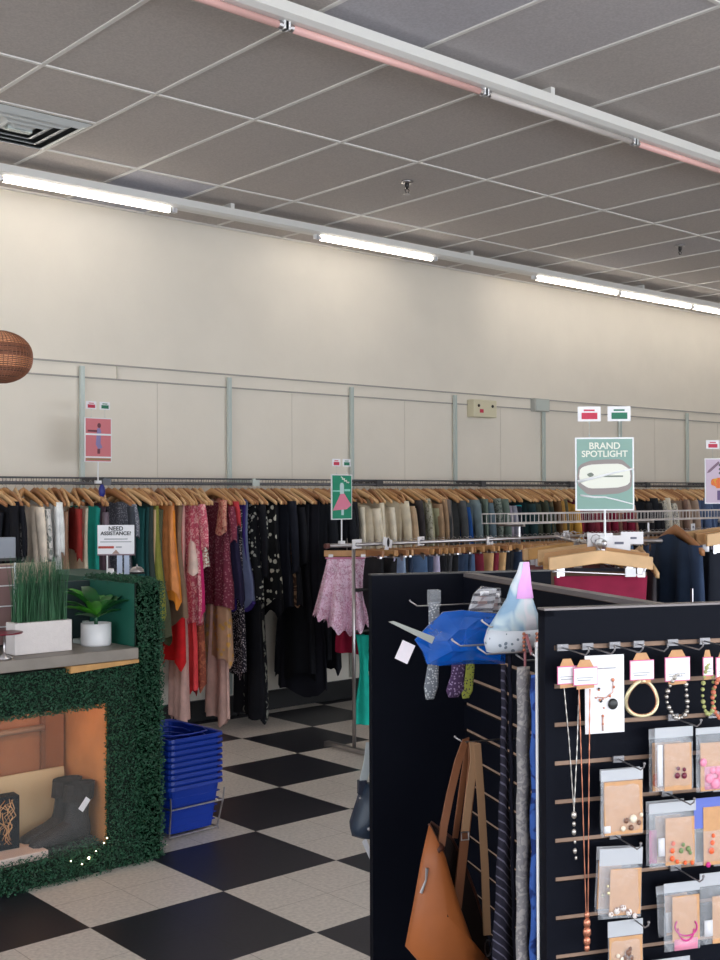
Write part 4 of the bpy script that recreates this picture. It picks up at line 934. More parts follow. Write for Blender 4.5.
# bracelets
def ringthing(px0, py0, px1, py1, off, label, m_, bead, card, wob=0, name='bracelet', cat='bracelet'):
    x0, x1, za, zb_ = rect(px0, py0, px1, py1, off); o = Vector(((x0+x1)/2, -off, (za+zb_)/2)); t = thing(name, label, cat, GW(o), GR)
    rx, rz_ = (x1-x0)/2, (zb_-za)/2; pts = []
    for k in range(33):
        a = 2*PI*k/32; pts.append(Vector((rx*math.sin(a)*(1+wob*math.sin(3*a)), .006*math.sin(2*a), rz_*math.cos(a))))
    if bead:
        m = MB()
        for k in range(24):
            a = 2*PI*k/24; m.ball((rx*math.sin(a)*(1+wob*math.sin(3*a)), .003*math.sin(2*a), rz_*math.cos(a)), bead*1.35*(1+.2*math.sin(k*2.1)), 8)
        m.build('bead_string', m_, t, True)
    else:
        MB().tube(pts, .0038, 8).build('bangle_ring', m_, t, True)
        MB().tube([Vector((p.x*.9, p.y-.001, p.z*.92)) for p in pts], .0012, 6).build('inner_band', M_rose, t, True)
    price_card(t, o, *card, off+.002); return t
ringthing(626, 681, 657, 716, .045, 'gold bangle on a pink edged card', M_gold, 0, (630, 660, 654, 680))
ringthing(668, 674, 688, 718, .045, 'silver bead bracelet right of the gold bangle', M_silv, .0035, (665, 657, 690, 681), .15)
ringthing(703, 664, 714, 714, .045, 'green and yellow bead bracelet right of the silver one', mat('olive_beads', rgb(170, 172, 110), .4), .0032, (703, 657, 713, 676), .05)
ringthing(713, 676, 731, 718, .05, 'coral bead bracelet at the right edge', mat('coral_beads', rgb(206, 116, 90), .4), .0035, (716, 657, 735, 678), .05)
MB_ = None
# poly bags with carded earrings
def bag(px0, py0, px1, py1, off, hd, label, deco, card=None, header=None, group=None, tint=None, rot=0):
    x0, x1, za, zb_ = rect(px0, py0, px1, py1, off); o = Vector(((x0+x1)/2, -off, zb_)); t = thing('earring_pack', label, 'earrings', GW(o), GR, None)
    t.rotation_euler = (0, rot, GR)
    w_, h_ = (x1-x0)/2, zb_-za; n_ = 8; vs = []
    # pillow bag
    mb = MB()
    for s_ in (-1, 1):
        gr = []
        for i in range(n_+1):
            for j in range(n_+1):
                u, v = i/n_, j/n_; bulge = .007*math.sin(PI*u)**.6*math.sin(PI*v)**.6*(1 if v < 1 else 0)
                gr.append((-w_+2*w_*u, s_*bulge-.0008*math.sin(9*u+7*v), -h_*hd-h_*(1-hd)*v))
        mb.add(gr, [(i*(n_+1)+j, i*(n_+1)+j+1, (i+1)*(n_+1)+j+1, (i+1)*(n_+1)+j) for i in range(n_) for j in range(n_)])
    mb.build('poly_bag', M_clear, t, True)
    MB().box(-w_, w_, -.0006, .0006, -h_*hd, 0).build('bag_header', header or mat('frosted_header', rgb(206, 208, 214), .35, alpha=.75), t)
    if card:
        cx0, cx1, ca, cb_ = rect(*card, off); MB().box(cx0-o.x, cx1-o.x, -.0022, -.001, ca-o.z, cb_-o.z).build('kraft_card', M_card, t)
    for nm, lst, m_ in deco:
        m = MB()
        for d_ in lst:
            if len(d_) == 3: m.ball(onplane(d_[0], d_[1], off)-o+Vector((0, -.005, 0)), d_[2]*1.45, 8, (1, .5, 1))
            elif len(d_) == 4: a_ = rect(*d_, off); m.box(a_[0]-o.x, a_[1]-o.x, -.003, -.0005, a_[2]-o.z, a_[3]-o.z)
            else: m.tube([onplane(d_[0]+d_[2]*math.cos(q*PI/10), d_[1]+d_[3]*math.sin(q*PI/10), off)-o+Vector((0, -.004, 0)) for q in range(d_[4], d_[5])], .0018, 6)
        m.build(nm, m_, t, True)
    return t
def hk(px, py, L, lab):
    zz = gl(px, py, yl=0).z; k_ = round((z1-zz)/.0762); fhook(px, z1-.0762*k_, .1, lab)
M_dred = mat('garnet', rgb(110, 24, 50), .3); M_mag = mat('magenta_enamel', rgb(206, 40, 132), .4); M_or = mat('orange_enamel', rgb(240, 100, 50), .4); M_grn = mat('sage_enamel', rgb(120, 140, 90), .5); M_pearl = mat('pearl', rgb(236, 222, 200), .25); M_pinkl = mat('pale_pink_enamel', rgb(240, 150, 180), .4); M_blueh = mat('blue_header', rgb(96, 112, 196), .4)
hk(672, 724, .06, 'chrome hook on the third slat above the garnet earrings'); hk(617, 763, .06, 'chrome hook above the pearl earrings pack'); hk(665, 801, .06, 'chrome hook above the orange and green earrings pack')
hk(613, 840, .06, 'chrome hook above the plain kraft card pack'); hk(673, 877, .06, 'chrome hook above the magenta hoop earrings'); hk(620, 918, .06, 'chrome hook above the lowest pack'); hk(712, 724, .06, 'chrome hook above the pink pack at the right edge'); hk(716, 801, .06, 'chrome hook above the blue header pack'); hk(716, 878, .06, 'chrome hook at the right edge on the lowest visible row of packs')
bag(649, 728, 684, 791, .03, .16, 'pack behind the garnet earrings with a coral bead', [('bead', [(655, 782, .006), (655, 776, .005)], mat('coral_beads', rgb(206, 116, 90), .4))], (652, 742, 680, 790))
bag(655, 727, 693, 790, .05, .16, 'garnet earrings on a kraft card in a clear pack, top row', [('stud', [(676, 775, .0045), (683, 775, .0045), (677, 768, .003), (683, 769, .003)], M_dred), ('paper_slip', [(657, 745, 662, 786)], M_paper)], (664, 743, 691, 790))
bag(696, 727, 734, 791, .05, .1, 'pink bead earrings in a clear pack at the right edge, top row', [('bead', [(708, 778, .007), (714, 783, .008), (720, 777, .007), (716, 770, .006), (711, 770, .005), (702, 762, .006)], M_pinkl), ('price_label', [(704, 766, 720, 789)], mat('pink_slip', rgb(240, 170, 196), .5))], (700, 742, 730, 790))
bag(600, 768, 640, 833, .035, .17, 'rear pack of the two on the pearl earrings hook', [('ring', [(620, 826, .004)], M_silv)], (603, 780, 638, 832))
bag(601, 769, 643, 835, .055, .17, 'pearl and gold earrings on a kraft card in a clear pack', [('pearl', [(632, 818, .006), (622, 828, .004), (640, 814, .003)], M_pearl), ('stone', [(625, 820, .004), (630, 827, .004), (638, 822, .0035)], mat('bronze_stone', rgb(120, 84, 66), .35)), ('paper_slip', [(604, 826, 610, 833)], M_paper)], (604, 781, 642, 834))
bag(646, 800, 684, 864, .03, .16, 'rear pack with a magenta strip beside the orange earrings', [('strip', [(649, 830, 656, 863)], M_mag)], (655, 815, 680, 862))
bag(649, 802, 696, 866, .05, .16, 'orange and green earrings on a kraft card in a clear pack', [('orange_bead', [(671, 858, .004), (671, 850, .004), (672, 843, .0035), (676, 861, .003), (684, 862, .003), (691, 862, .003)], M_or), ('green_bead', [(680, 850, .004), (687, 848, .004), (682, 844, .003), (689, 852, .003)], M_grn), ('paper_slip', [(658, 838, 664, 856)], M_paper)], (665, 817, 694, 864))
bag(694, 797, 733, 864, .05, .45, 'blue topped earring pack cut by the right edge, second row', [('orange_bead', [(711, 842, .004), (710, 850, .005), (712, 835, .003)], M_or), ('magenta_bead', [(707, 864, .004)], M_mag)], (703, 806, 731, 864), header=M_blueh)
bag(597, 846, 632, 912, .03, .2, 'rearmost pack on the hook of the plain kraft card', [('ring', [(604, 895, .003)], M_gold)], (599, 860, 622, 908), rot=.05)
bag(600, 848, 643, 918, .052, .24, 'plain kraft card pack with small floral charms at its foot', [('charm', [(618, 910, .005), (624, 907, .005), (630, 911, .005), (636, 914, .004), (612, 914, .004)], mat('white_floral', rgb(230, 220, 216), .4, pattern='dots', col2=rgb(150, 120, 110), pscale=200)), ('ring', [(609, 893, .0025), (608, 886, .002)], M_gold)], (611, 868, 642, 914), rot=.04)
bag(656, 884, 688, 935, .03, .16, 'rear pack with a white bottle charm beside the magenta hoops', [('charm', [(664, 912, 669, 932)], M_paper)], (664, 894, 686, 934), rot=-.05)
bag(664, 882, 700, 950, .052, .14, 'magenta hoop earrings on a kraft card in a clear pack', [('hoop', [(685, 928, 8, 12, 0, 11), (685, 926, 11, 9, -2, 13)], M_mag), ('pink_fringe', [(674, 938, 697, 949)], M_pinkl)], (672, 895, 699, 940))
bag(700, 872, 736, 943, .05, .18, 'kraft card pack with a pale strip at the right edge, third row', [('strip', [(704, 920, 712, 936)], M_paper)], (712, 895, 734, 942))
bag(608, 920, 643, 985, .05, .24, 'lowest kraft card pack with a dark flower stone, cut by the bottom edge', [('stone', [(627, 952, .005), (630, 957, .004), (624, 957, .004), (629, 948, .003)], mat('bronze_stone', rgb(120, 84, 66), .35)), ('pearl', [(617, 955, .003), (621, 958, .003)], M_pearl)], (609, 936, 642, 984))
bag(650, 958, 690, 1020, .05, .16, 'pack with header only just below the magenta hoops at the bottom edge', [], (655, 972, 688, 1018))

# goods inside the corner of the gondola
def spine_hook(yl, zs, L, label):
    t = thing('display_hook', label, 'hook', GW(Vector((0, yl, zs))), GR, 'chrome hooks on the slatwall side')
    MB().box(-.005, 0, -.014, .014, -.004, .012).build('bracket', M_chrome, t)
    MB().tube([(-.004, 0, 0), (-L+.02, 0, -.002), (-L, 0, .012)], .0021, 6).ball((-L, 0, .013), .003, 8).build('prong', M_chrome, t, True)
hy = []
for i, (yl, ptip, L, lab) in enumerate(((.80, (410, 601), .3, 'long chrome hook nearest the far end panel, tip pointing left'), (.30, (452, 640), .25, 'chrome hook over the dark blue folded fabric'), (.22, (478, 648), .2, 'lowest chrome hook under the tie-dye cap'),
        (.26, (482, 621), .2, 'uppermost chrome hook beside the tie-dye cap'))):
    v = gl(ptip[0], ptip[1], yl=yl); spine_hook(yl, v.z-.012, max(.12, min(-v.x, .5)), lab); hy.append((yl, v))
# blue cellophane / folded fabric
M_bl = mat('blue_cellophane', rgb(8, 104, 214), .18, alpha=.66, spec=.8, noise=.35, nscale=10)
YB = .62
def gpoly(name, label, cat, pts, yl, m_, thick=.004, bulge=.03, parent=None):
    P3 = [gl(x, y, yl=yl) for x, y in pts]; c = sum(P3, Vector())/len(P3); n = len(P3)
    mb = MB(); vs = [p-c for p in P3]
    fr = []; rings = []
    for f_, d_ in ((1, 0), (.8, -bulge*.6), (.4, -bulge), (.02, -bulge*1.05)): rings.append([Vector((v.x*f_, d_+.006*math.sin(7*k+f_*9), v.z*f_)) for k, v in enumerate(vs)])
    bk = [[Vector((v.x*f_, d_, v.z*f_)) for v in vs] for f_, d_ in ((1, thick), (.02, thick+bulge*.3))]
    mb.loft(rings[::-1]+bk, cap0=True, cap1=True)
    if parent is None:
        o = mb.build(name, m_, None, False, GW(c)); o.rotation_euler = (0, 0, GR); tag(o, label, cat)
        return o, c
    return mb, c
o, c = gpoly('folded_fabric', 'shiny bright blue folded cloth hanging in the corner of the gondola', 'cloth', [(415, 640), (428, 626), (443, 612), (462, 610), (480, 612), (500, 614), (506, 640), (506, 664), (470, 664), (440, 666), (427, 664), (423, 652)], .42, M_bl, bulge=.035)
# socks
def sock(px, py0, py1, w_, yl, m_, label, name='socks', cat='socks'):
    a = gl(px, py0, yl=yl); b = gl(px, py1, yl=yl); L_ = a.z-b.z; t = thing(name, label, cat, GW(a), GR)
    rings = []
    for i in range(9):
        v = i/8; r = w_*(.42 if v < .7 else .42+.14*math.sin((v-.7)/.3*PI)) * (1 if v < .93 else .75); ox_ = -.012*max(0, (v-.55)/.45)
        rings.append([Vector((ox_+r*math.cos(q*PI/7), .3*r*math.sin(q*PI/7), -L_*v)) for q in range(14)])
    MB().loft(rings, cap0=True, cap1=True).build('sock_body', m_, t, True)
    MB().box(-w_*.4, w_*.4, -.012, .012, -.01, .03).build('header_clip', M_clear, t); return t
sock(434, 602, 699, .034, .60, fab((110, 114, 122), 'dots', (186, 188, 190), 170), 'grey and white patterned socks below the blue cloth')
sock(458, 640, 697, .042, .56, fab((66, 46, 76), 'dots', (140, 120, 150), 170), 'dark purple speckled socks below the blue cloth')
sock(470, 640, 698, .028, .58, fab((150, 156, 70), 'dots', (70, 70, 60), 170), 'yellow green patterned socks beside the purple ones')
# clear packs above the blue cloth
for i, (pts, lab) in enumerate((([(468, 612), (474, 594), (482, 586), (496, 588), (492, 612)], 'clear plastic pack leaning over the blue cloth, left one'), ([(484, 613), (488, 588), (500, 588), (500, 613)], 'clear plastic pack leaning over the blue cloth, right one'))):
    mb, c = gpoly('', '', '', pts, .5+.03*i, M_clear, bulge=.01, parent=1)
    t = thing('accessory_pack', lab, 'pack', GW(c), GR); mb.build('plastic_sleeve', mat('grey_clear', rgb(222, 222, 228), .15, alpha=.55, spec=.9, pattern='stripe', col2=rgb(130, 128, 134), pscale=18), t)
    MB().box(-.012, .012, -.001, .001, -.02, .005).build('pack_insert', mat('salmon_print', rgb(206, 160, 150), .6), t); MB().box(-.01, .012, -.012, -.010, .008, .018).build('pack_label', M_paper, t)
# flat grey stick with white tag
a = gl(389, 621, yl=.30); b = gl(428, 639, yl=.33)
t = thing('hair_band', 'flat grey band pointing left with a white price tag', 'accessory', GW(a), GR)
d = b-a; M = Matrix.Rotation(-math.atan2(d.z, d.x), 4, 'Y')
MB().prism([(0, -.002), (.01, .004), (math.hypot(d.x, d.z), .009), (math.hypot(d.x, d.z), -.007)], -.003, .003, M).build('band', mat('grey_strip', rgb(150, 152, 146), .4, ), t)
tg = gl(405, 652, yl=.34)-a; MB().box(-.016, .016, -.0008, .0008, -.022, .022, Matrix.Rotation(.45, 4, 'Y')).build('price_tag', mat('tag_white', rgb(236, 226, 234), .6), t, loc=tg)
# tie-dye cap: tall tapered soft cap with netted brim
yl = .27
L0 = [(520, 562, 528, 562), (517, 573, 529, 572), (511, 585, 530, 584), (507, 598, 532, 598), (501, 608, 535, 608), (496, 616, 538, 616), (488, 629, 540, 629), (485, 640, 540, 640), (487, 651, 530, 651)]
rings = []; cc0 = gl(512, 649, yl=yl)
for (xa, ya, xb, yb) in L0:
    A_ = gl(xa, ya, yl=yl); B_ = gl(xb, yb, yl=yl); c_ = (A_+B_)/2-cc0; r = (B_-A_).length/2
    rings.append([c_+Vector((r*math.cos(q*PI/10), .62*r*math.sin(q*PI/10)*(1+.12*math.sin(3*q)), 0)) for q in range(20)])
def tie_mat():
    m_, N, L, b = nodemat('tie_dye'); tc = N.new('ShaderNodeTexCoord'); n = N.new('ShaderNodeTexNoise'); n.inputs['Scale'].default_value = 12; n.inputs['Distortion'].default_value = 1.2; L.new(tc.outputs['Object'], n.inputs['Vector'])
    r = N.new('ShaderNodeValToRGB'); e = r.color_ramp.elements; e[0].position = .34; e[0].color = rgb(150, 184, 214); e[1].position = .56; e[1].color = rgb(232, 232, 242)
    q = e.new(.45); q.color = rgb(206, 224, 234); L.new(n.outputs[0], r.inputs[0]); L.new(r.outputs[0], b.inputs['Base Color']); b.inputs['Roughness'].default_value = .8; return m_
cp = thing('soft_cap', 'tall pale blue tie-dye cap resting on the hooks with a pink tip', 'cap', GW(cc0), GR)
MB().loft(rings[:7], cap0=True, cap1=True).build('cap_body', tie_mat(), cp, True)
MB().loft(rings[6:], cap0=True, cap1=True).build('netted_brim', mat('net_brim', rgb(216, 222, 232), .7, pattern='dots', col2=rgb(120, 134, 150), pscale=70, thr=.3), cp, True)
MB().loft([[Vector((v.x*1.0+.0015, v.y-.002, v.z)) for v in [rg[q] for q in range(-7, 4)]] for rg in rings[:4]], closed=False).build('pink_panel', fab((232, 156, 214)), cp, True)
# rose beads
t = thing('bead_strand', 'rose gold bead strand hanging beside the cap', 'necklace', GW(gl(530, 632, yl=.22)), GR)
m = MB(); o_ = gl(530, 632, yl=.22)
for px, ye in ((524, 652), (537, 662)):
    m = MB()
    for py in range(634, ye, 4): m.ball(gl(px, py, yl=.22)-o_, .0042, 8)
    m.build('bead_string', M_rose, t, True)
MB().tube([gl(526, 634, yl=.22)-o_, gl(532, 655, yl=.21)-o_], .004, 6).tube([gl(525, 650, yl=.22)-o_, gl(526, 960, yl=.22)-o_], .003, 6).build('ribbon', fab((150, 96, 100)), t)
# hanging strips
def strip(px0, px1, px0b, px1b, py0, yl, m_, label, name, cat, wav=.003, zb=.35, pw=1):
    a = gl(px0, py0, yl=yl); b = gl(px1, py0, yl=yl); c = gl(px0b, 955, yl=yl); d = gl(px1b, 955, yl=yl)
    n = 22; rings = []
    o_ = a
    for i in range(n+1):
        v = i/n; z = a.z+(zb-a.z)*v; s_ = min(1, (a.z-z)/(a.z-c.z))**pw; xa = a.x+(c.x-a.x)*s_; xb = b.x+(d.x-b.x)*s_
        w_ = wav*math.sin(i*1.9)
        rings.append([Vector((xa-o_.x, w_, z-o_.z)), Vector(((xa+xb)/2-o_.x, w_-.005, z-o_.z)), Vector((xb-o_.x, w_, z-o_.z)), Vector(((xa+xb)/2-o_.x, w_+.004, z-o_.z))])
    o = MB().loft(rings, cap0=True, cap1=True).build(name, m_, None, True, GW(o_)); o.rotation_euler = (0, 0, GR); tag(o, label, cat); return o
strip(501, 507, 492, 513, 665, .26, fab((32, 30, 42), 'diag', (86, 82, 98), 30, .09), 'dark tie with thin slanted pale stripes', 'necktie', 'tie', pw=1.8)
strip(508, 512, 512, 516, 655, .27, fab((20, 20, 34)), 'narrow dark navy strap between striped tie and grey scarf', 'strap', 'strap')
strip(517, 530, 516, 531, 667, .2, fab((132, 128, 130), 'floral', (164, 158, 156), 60), 'grey mottled scarf hanging straight down', 'scarf', 'scarf')
strip(531, 541, 530, 540, 675, .16, fab((58, 92, 166), 'floral', (30, 50, 110), 22), 'crinkled bright blue scarf by the slatwall edge', 'scarf', 'scarf', .006)
t = thing('support_tube', 'slim white tube standing at the left edge of the slatwall front', 'tube', GW(Vector((-FL-.001, .036, 0))), GR)
MB().tube([(0, 0, 0), (0, 0, 1.33)], .0032, 8).build('tube_body', M_whitep, t, True); MB().tube([(0, 0, 1.33), (0, 0, 1.34)], .006, 8).build('end_cap', M_chrome, t)
for i, yl_ in enumerate((.28, .2)):
    spine_hook(yl_, gl(520, 660, yl=yl_).z, .2, ('chrome hook carrying the striped tie', 'chrome hook carrying the grey scarf')[i])

# ------------------------------------------------------------------ tan tote bag
YT = .50
M_lea = mat('tan_leather', rgb(164, 92, 46), .48, noise=.18, nscale=6, spec=.45); M_leas = mat('strap_leather', rgb(134, 84, 56), .5); M_leal = mat('light_strap', rgb(170, 132, 100), .5); M_lin = mat('bag_lining', rgb(40, 26, 24), .8)
ob = gl(445, 900, yl=YT)
tb = thing('tote_bag', 'tan leather tote bag hanging by its straps from the slatwall side', 'bag', GW(ob), GR)
def bp(px, py, dy=0): v = gl(px, py, yl=YT+dy)-ob; return v
# body: left edge narrow, open mouth sagging to the right
fr = [(429, 824), (421, 860), (413, 905), (405, 946), (430, 975), (470, 985), (484, 955), (470, 938), (458, 905), (450, 878), (443, 853)]
m = MB(); n = len(fr)
F_ = [bp(*q, -.05) for q in fr]
cen = sum(F_, Vector())/n
r0 = F_; r1 = [cen+(v-cen)*.96+Vector((0, -.018, 0)) for v in F_]; r2 = [cen+(v-cen)*.6+Vector((0, -.028, 0)) for v in F_]; r3 = [cen+(v-cen)*.02+Vector((0, -.03, 0)) for v in F_]
m.loft([r3, r2, r1, r0]); m.build('front_side', M_lea, tb, True)
bkp = [(431, 822), (424, 860), (416, 905), (410, 946), (434, 972), (474, 982), (492, 962), (486, 930), (476, 895), (464, 862), (452, 838)]
B_ = [bp(*q, .07) for q in bkp]
MB().loft([F_[:7], B_[:7]], closed=False).build('gusset', M_lea, tb, True)
cb_ = sum(B_, Vector())/n
MB().loft([B_, [cb_+(v-cb_)*.02+Vector((0, .01, 0)) for v in B_]]).build('back_side', M_lin, tb, True)
MB().tube([F_[0], F_[10], F_[9], F_[8], F_[7]], .0035, 6).tube([B_[0], B_[10], B_[9], B_[8], B_[7]], .0035, 6).build('rim_piping', mat('dark_leather', rgb(84, 46, 34), .5), tb, True)
def strap(pts, w_, m_, nm, thick=.0025, dys=None):
    P = [bp(x, y, (dys or [0]*len(pts))[i]) for i, (x, y) in enumerate(pts)]; rings = []
    for i, p in enumerate(P):
        t_ = (P[min(i+1, len(P)-1)]-P[max(i-1, 0)]).normalized(); s_ = Vector((t_.z, 0, -t_.x)).normalized()*w_; y_ = Vector((0, thick, 0))
        rings.append([p-s_-y_, p+s_-y_, p+s_+y_, p-s_+y_])
    return MB().loft(rings, cap0=True, cap1=True).build(nm, m_, tb)
strap([(441, 846), (444, 825), (450, 795), (458, 762), (465, 742), (469, 741)], .009, M_leas, 'handle_strap', dys=[-.05, -.05, -.04, -.02, 0, .01])
strap([(455, 838), (459, 810), (463, 780), (467, 755), (470, 742)], .007, M_leas, 'handle_strap', dys=[.05, .05, .03, .02, .01])
st1 = strap([(457, 908), (461, 870), (465, 835), (470, 790), (473, 760), (472, 742)], .011, M_leas, 'shoulder_strap', dys=[0, 0, 0, 0, 0, 0])
st2 = strap([(465, 832), (470, 790), (474, 760), (473, 742), (477, 744), (481, 800), (485, 870), (487, 935)], .009, M_leal, 'shoulder_strap', dys=[-.008, -.008, -.01, -.012, -.014, -.012, -.012, -.012])
sv = bp(465, 836, -.015); MB().tube([sv+Vector((.013*math.cos(q*PI/2+PI/4), 0, .013*math.sin(q*PI/2+PI/4))) for q in range(5)], .002, 6).build('buckle', M_chrome, st1)
sv = bp(488, 948, -.015); MB().tube([sv+Vector((.008*math.cos(q*PI/5), 0, .02*math.sin(q*PI/5))) for q in range(11)], .002, 6).build('buckle', M_chrome, st2)
MB().tube([bp(427, 868, -.075), bp(426, 880, -.075), bp(421, 893, -.075)], [.004, .0025, .004], 6).build('zip_pull', M_chrome, tb)
MB().tube([bp(441, 846, -.06), bp(437, 850, -.065), bp(435, 858, -.066)], [.012, .010, .006], 8).build('strap_anchor', mat('dark_leather', rgb(84, 46, 34), .5), tb, True)
v = gl(503, 744, yl=YT); spine_hook(YT, bp(470, 741).z+ob.z, -bp(455, 742).x-ob.x, 'chrome hook carrying the tan tote bag')
# navy bag hung outside the far end panel
yb = GL+.12; ob2 = gl(361, 800, yl=yb); t = thing('handbag', 'navy handbag with white strap hanging behind the far end panel', 'bag', GW(ob2), GR)
P_ = [gl(x, y, yl=yb)-ob2 for x, y in ((364, 782), (359, 800), (354, 815), (350, 828), (352, 836), (362, 839), (400, 842), (400, 782))]
c_ = sum(P_, Vector())/8
MB().loft([[c_+(v-c_)*.02+Vector((0, -.05, 0)) for v in P_], [c_+(v-c_)*.8+Vector((0, -.045, 0)) for v in P_], P_, [c_+(v-c_)*.8+Vector((0, .045, 0)) for v in P_], [c_+(v-c_)*.02+Vector((0, .05, 0)) for v in P_]]).build('bag_body', mat('navy_leather', rgb(34, 48, 66), .4), t, True)
q0 = [gl(x, y, yl=yb)-ob2 for x, y in ((370, 742), (368, 760), (363, 782))]; rings = [[p+Vector((s_*.012, u_, 0)) for s_, u_ in ((-1, -.002), (1, -.002), (1, .002), (-1, .002))] for p in q0]
MB().loft(rings, cap0=True, cap1=True).build('strap', mat('pale_strap', rgb(190, 196, 198), .5), t)
MB().ball(gl(369, 829, yl=yb-.05)-ob2, .006, 8).ball(gl(360, 798, yl=yb-.05)-ob2, .004, 8).build('stud', M_chrome, t, True)
MB().box(-.012, .012, -.01, .01, -.02, .02).build('strap_tab', mat('navy_leather2', rgb(40, 44, 60), .5), t, loc=gl(362, 787, yl=yb)-ob2)
MB().prism([((a-ob2).x, (a-ob2).z) for a in (gl(366, 838, yl=yb), gl(362, 842, yl=yb), gl(371, 862, yl=yb), gl(375, 862, yl=yb))], -.002, .002).build('paper_tag', M_paper, t)

# ------------------------------------------------------------------ near four-way rack at right
FRz = math.atan2(RT.y, RT.x)
pc = at(578, 560, D=4.9); t = thing('four_way_rack', 'chrome four-way rack behind the gondola at the right', 'rack', (pc.x, pc.y, 0), FRz)
RZ4 = 1.44
MB().tube([(0, 0, .03), (0, 0, RZ4)], .018, 10).build('post', M_chrome, t, True)
for dx, dy in ((0, -1), (0, 1), (1, 0)):
    L_ = .52 if dx == 0 else .70
    MB().tube([(0, 0, RZ4), (dx*L_, dy*L_, RZ4), (dx*(L_+.01), dy*(L_+.01), RZ4+.02)], .010, 8).build('arm', M_chrome, t, True)
    MB().tube([(0, 0, .04), (dx*.4, dy*.4, .02)], .016, 8).build('foot', M_chrome, t, True)
MB().tube([(0, 0, .04), (-.4, 0, .02)], .016, 8).build('foot', M_chrome, t, True)
def R4(x, y, z): return Vector((pc.x, pc.y, 0))+Matrix.Rotation(FRz, 3, 'Z') @ Vector((x, y, z))
def big_hanger(loc, rz, label, var=0, w_=.2):
    h = thing('trouser_hanger', label, 'hanger', loc, rz)
    mb = MB(); rings = []
    for k in range(13):
        yy = -w_+2*w_*k/12; z = -.05-.16*abs(yy)**1.1; rings.append([Vector((-.009, yy, z-.026)), Vector((.009, yy, z-.026)), Vector((.012, yy, z+.024)), Vector((-.012, yy, z+.024))])
    mb.loft(rings, cap0=True, cap1=True).build('hanger_body', (M_wood3, M_wood, M_pine)[var % 3], h, bevel=.003)
    MB().tube([(0, 0, -.04), (0, 0, -.02)]+[(0, .02*math.sin(a), -.02*math.cos(a)) for a in [0, .8, 1.6, 2.4, 3.2, 4.0]], .0022, 5).build('hook', M_chrome, h, True)
    MB().box(-.008, .008, -w_*.85, -w_*.7, -.13, -.08).build('clip', M_chrome, h); MB().box(-.008, .008, w_*.7, w_*.85, -.13, -.08).build('clip', M_chrome, h)
    return h
arm = [(-.46, (120, 26, 54), 'maroon', 'front of the near rack arm'), (-.38, (96, 78, 66), 'brown', 'second on the near rack arm'), (-.30, (150, 120, 96), 'tan', 'third on the near rack arm'), (-.22, (60, 62, 74), 'slate', 'fourth on the near rack arm'), (-.13, (44, 46, 60), 'dark blue', 'fifth on the near rack arm'), (.1, (100, 60, 60), 'russet', 'first on the far rack arm'), (.2, (70, 74, 84), 'grey', 'second on the far rack arm'), (.3, (120, 90, 70), 'brown', 'third on the far rack arm')]
for i, (dy, c, cn, where) in enumerate(arm):
    L = R4(.0, dy, RZ4+.01); rz = FRz+PI/2+(0.03, -.2, .16, -.1, .22, .1, -.15, .2)[i]; L.z += (0, .012, -.006, .015, 0, .01, 0, 0)[i]
    big_hanger(L, rz, 'wide pale wooden hanger, %s' % where, i)
    o = bpy.data.objects.new('trousers', pants_mesh(.85, fab(c), 300+i, .185)); C.objects.link(o); o.location = L+Vector((0, 0, -.03)); o.rotation_euler = (0, 0, rz); tag(o, '%s trousers, %s' % (cn, where), 'trousers')
# clear clip bar on the maroon trousers
L = R4(0, -.475, RZ4-.105); t = thing('clip_bar', 'chrome clip bar across the waist of the maroon trousers', 'clip bar', L, FRz)
MB().tube([(-.18, 0, .01), (.16, 0, -.006), (.17, 0, .02)], .003, 6).build('bar', M_chrome, t); MB().box(.09, .13, -.008, .002, -.012, .02).build('clip', M_whitep, t)
for i, (dx, c, cn) in enumerate(((.14, (92, 80, 92), 'plum grey'), (.2, (112, 34, 52), 'wine red'), (.26, (60, 56, 60), 'charcoal'))):
    L = R4(dx, 0, RZ4+.008); rz = FRz+.1
    o = garment_mb(-.95, .19, .2, .016, .03, .03, 3, 400+i).build('jacket', fab(c), None, True, L+Vector((0, 0, -.006))); o.rotation_euler = (0, 0, rz); tag(o, '%s top hanging edge-on on the side arm of the near rack' % cn, 'top')
    hanger(L, rz, 'wooden hanger with the %s top on the side arm of the near rack' % cn, 'hangers on the near rack side arm', i)
L = R4(.40, -.05, RZ4+.10); jk = thing('jacket', 'navy zipped jacket hanging edge-on between the tan hangers', 'jacket', L, FRz+.25)
garment_mb(-.9, .17, .17, .03, .045, .02, 2, 77, .01, ztop=-.04, slope=.5).build('jacket_body', fab((34, 48, 70)), jk, True)
for s_ in (-1, 1): sleeve_mb(s_, .5, .05, .04, .15, .02, 78+s_, -.13).build('sleeve', fab((40, 54, 78)), jk, True)
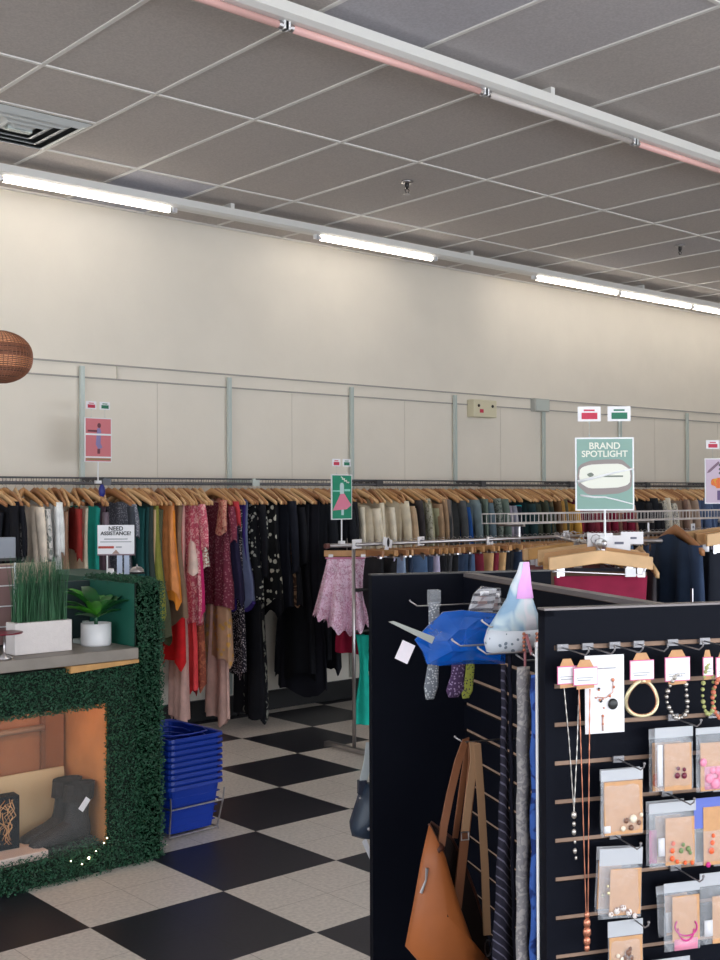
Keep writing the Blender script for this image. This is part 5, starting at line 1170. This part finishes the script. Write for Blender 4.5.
MB().box(-.05, -.046, -.215, -.2, -.34, -.28).build('zip_pull', M_chrome, jk)
hanger(L, FRz+.25, 'wooden hanger inside the navy zipped jacket', None, 1)
for i, (dx, dy) in enumerate(((.66, -.2), (.64, -.12), (.66, -.04), (.64, .06))):
    L = R4(dx, dy, RZ4+.085); big_hanger(L, FRz+PI/2+.05, ('front', 'second', 'third', 'rearmost')[i]+' wide tan hanger of the group at the right edge', i, .18)
    o = bpy.data.objects.new('trousers', pants_mesh(.85, fab((28, 32, 42)), 330+i, .175)); C.objects.link(o); o.location = L+Vector((0, 0, -.03)); o.rotation_euler = (0, 0, FRz+PI/2+.05); tag(o, 'black trousers on the %s tan hanger at the right edge' % ('front', 'second', 'third', 'rearmost')[i], 'trousers')
t = thing('rack_arm_bar', 'chrome cross arm carrying the tan hangers at the right edge', 'bar', R4(.65, 0, RZ4+.08), FRz)
MB().tube([(0, -.26, 0), (0, .16, 0)], .009, 8).build('bar', M_chrome, t, True); MB().tube([(0, .0, 0), (0, .0, -RZ4-.08)], .012, 8).build('post', M_chrome, t, True)
# white size markers at the foot of the spotlight pole
for i, (px, py, w_, h_, lab) in enumerate(((600, 541, .1, .062, 'white size marker left of the sign pole base'), (619, 543, .09, .06, 'white size marker in front, right of the sign pole'), (632, 538, .09, .05, 'rear white size marker right of the sign pole'))):
    p = at(px, py, D=4.55+.05*i); t = thing('size_marker', lab, 'tag', p, FRz)
    MB().box(-w_/2, w_/2, -.0015, .0015, -h_/2, h_/2).build('tag_plate', M_paper, t); MB().box(-w_*.2, w_*.2, -.0025, -.001, -h_*.08, h_*.08).build('print', mat('grey_print', rgb(110, 112, 130), .6), t)
p = at(601, 546, D=4.5); t = thing('sign_clamp', 'white and chrome clamp holding the spotlight sign pole', 'clamp', p, FRz)
MB().lathe([(0, .035), (.012, .03), (.022, .012), (.024, 0), (0, 0)], n=16).build('cap', M_whitep, t, True); MB().lathe([(.018, 0), (.02, -.02), (.012, -.045), (0, -.05)], n=16).build('socket', M_chrome, t, True)
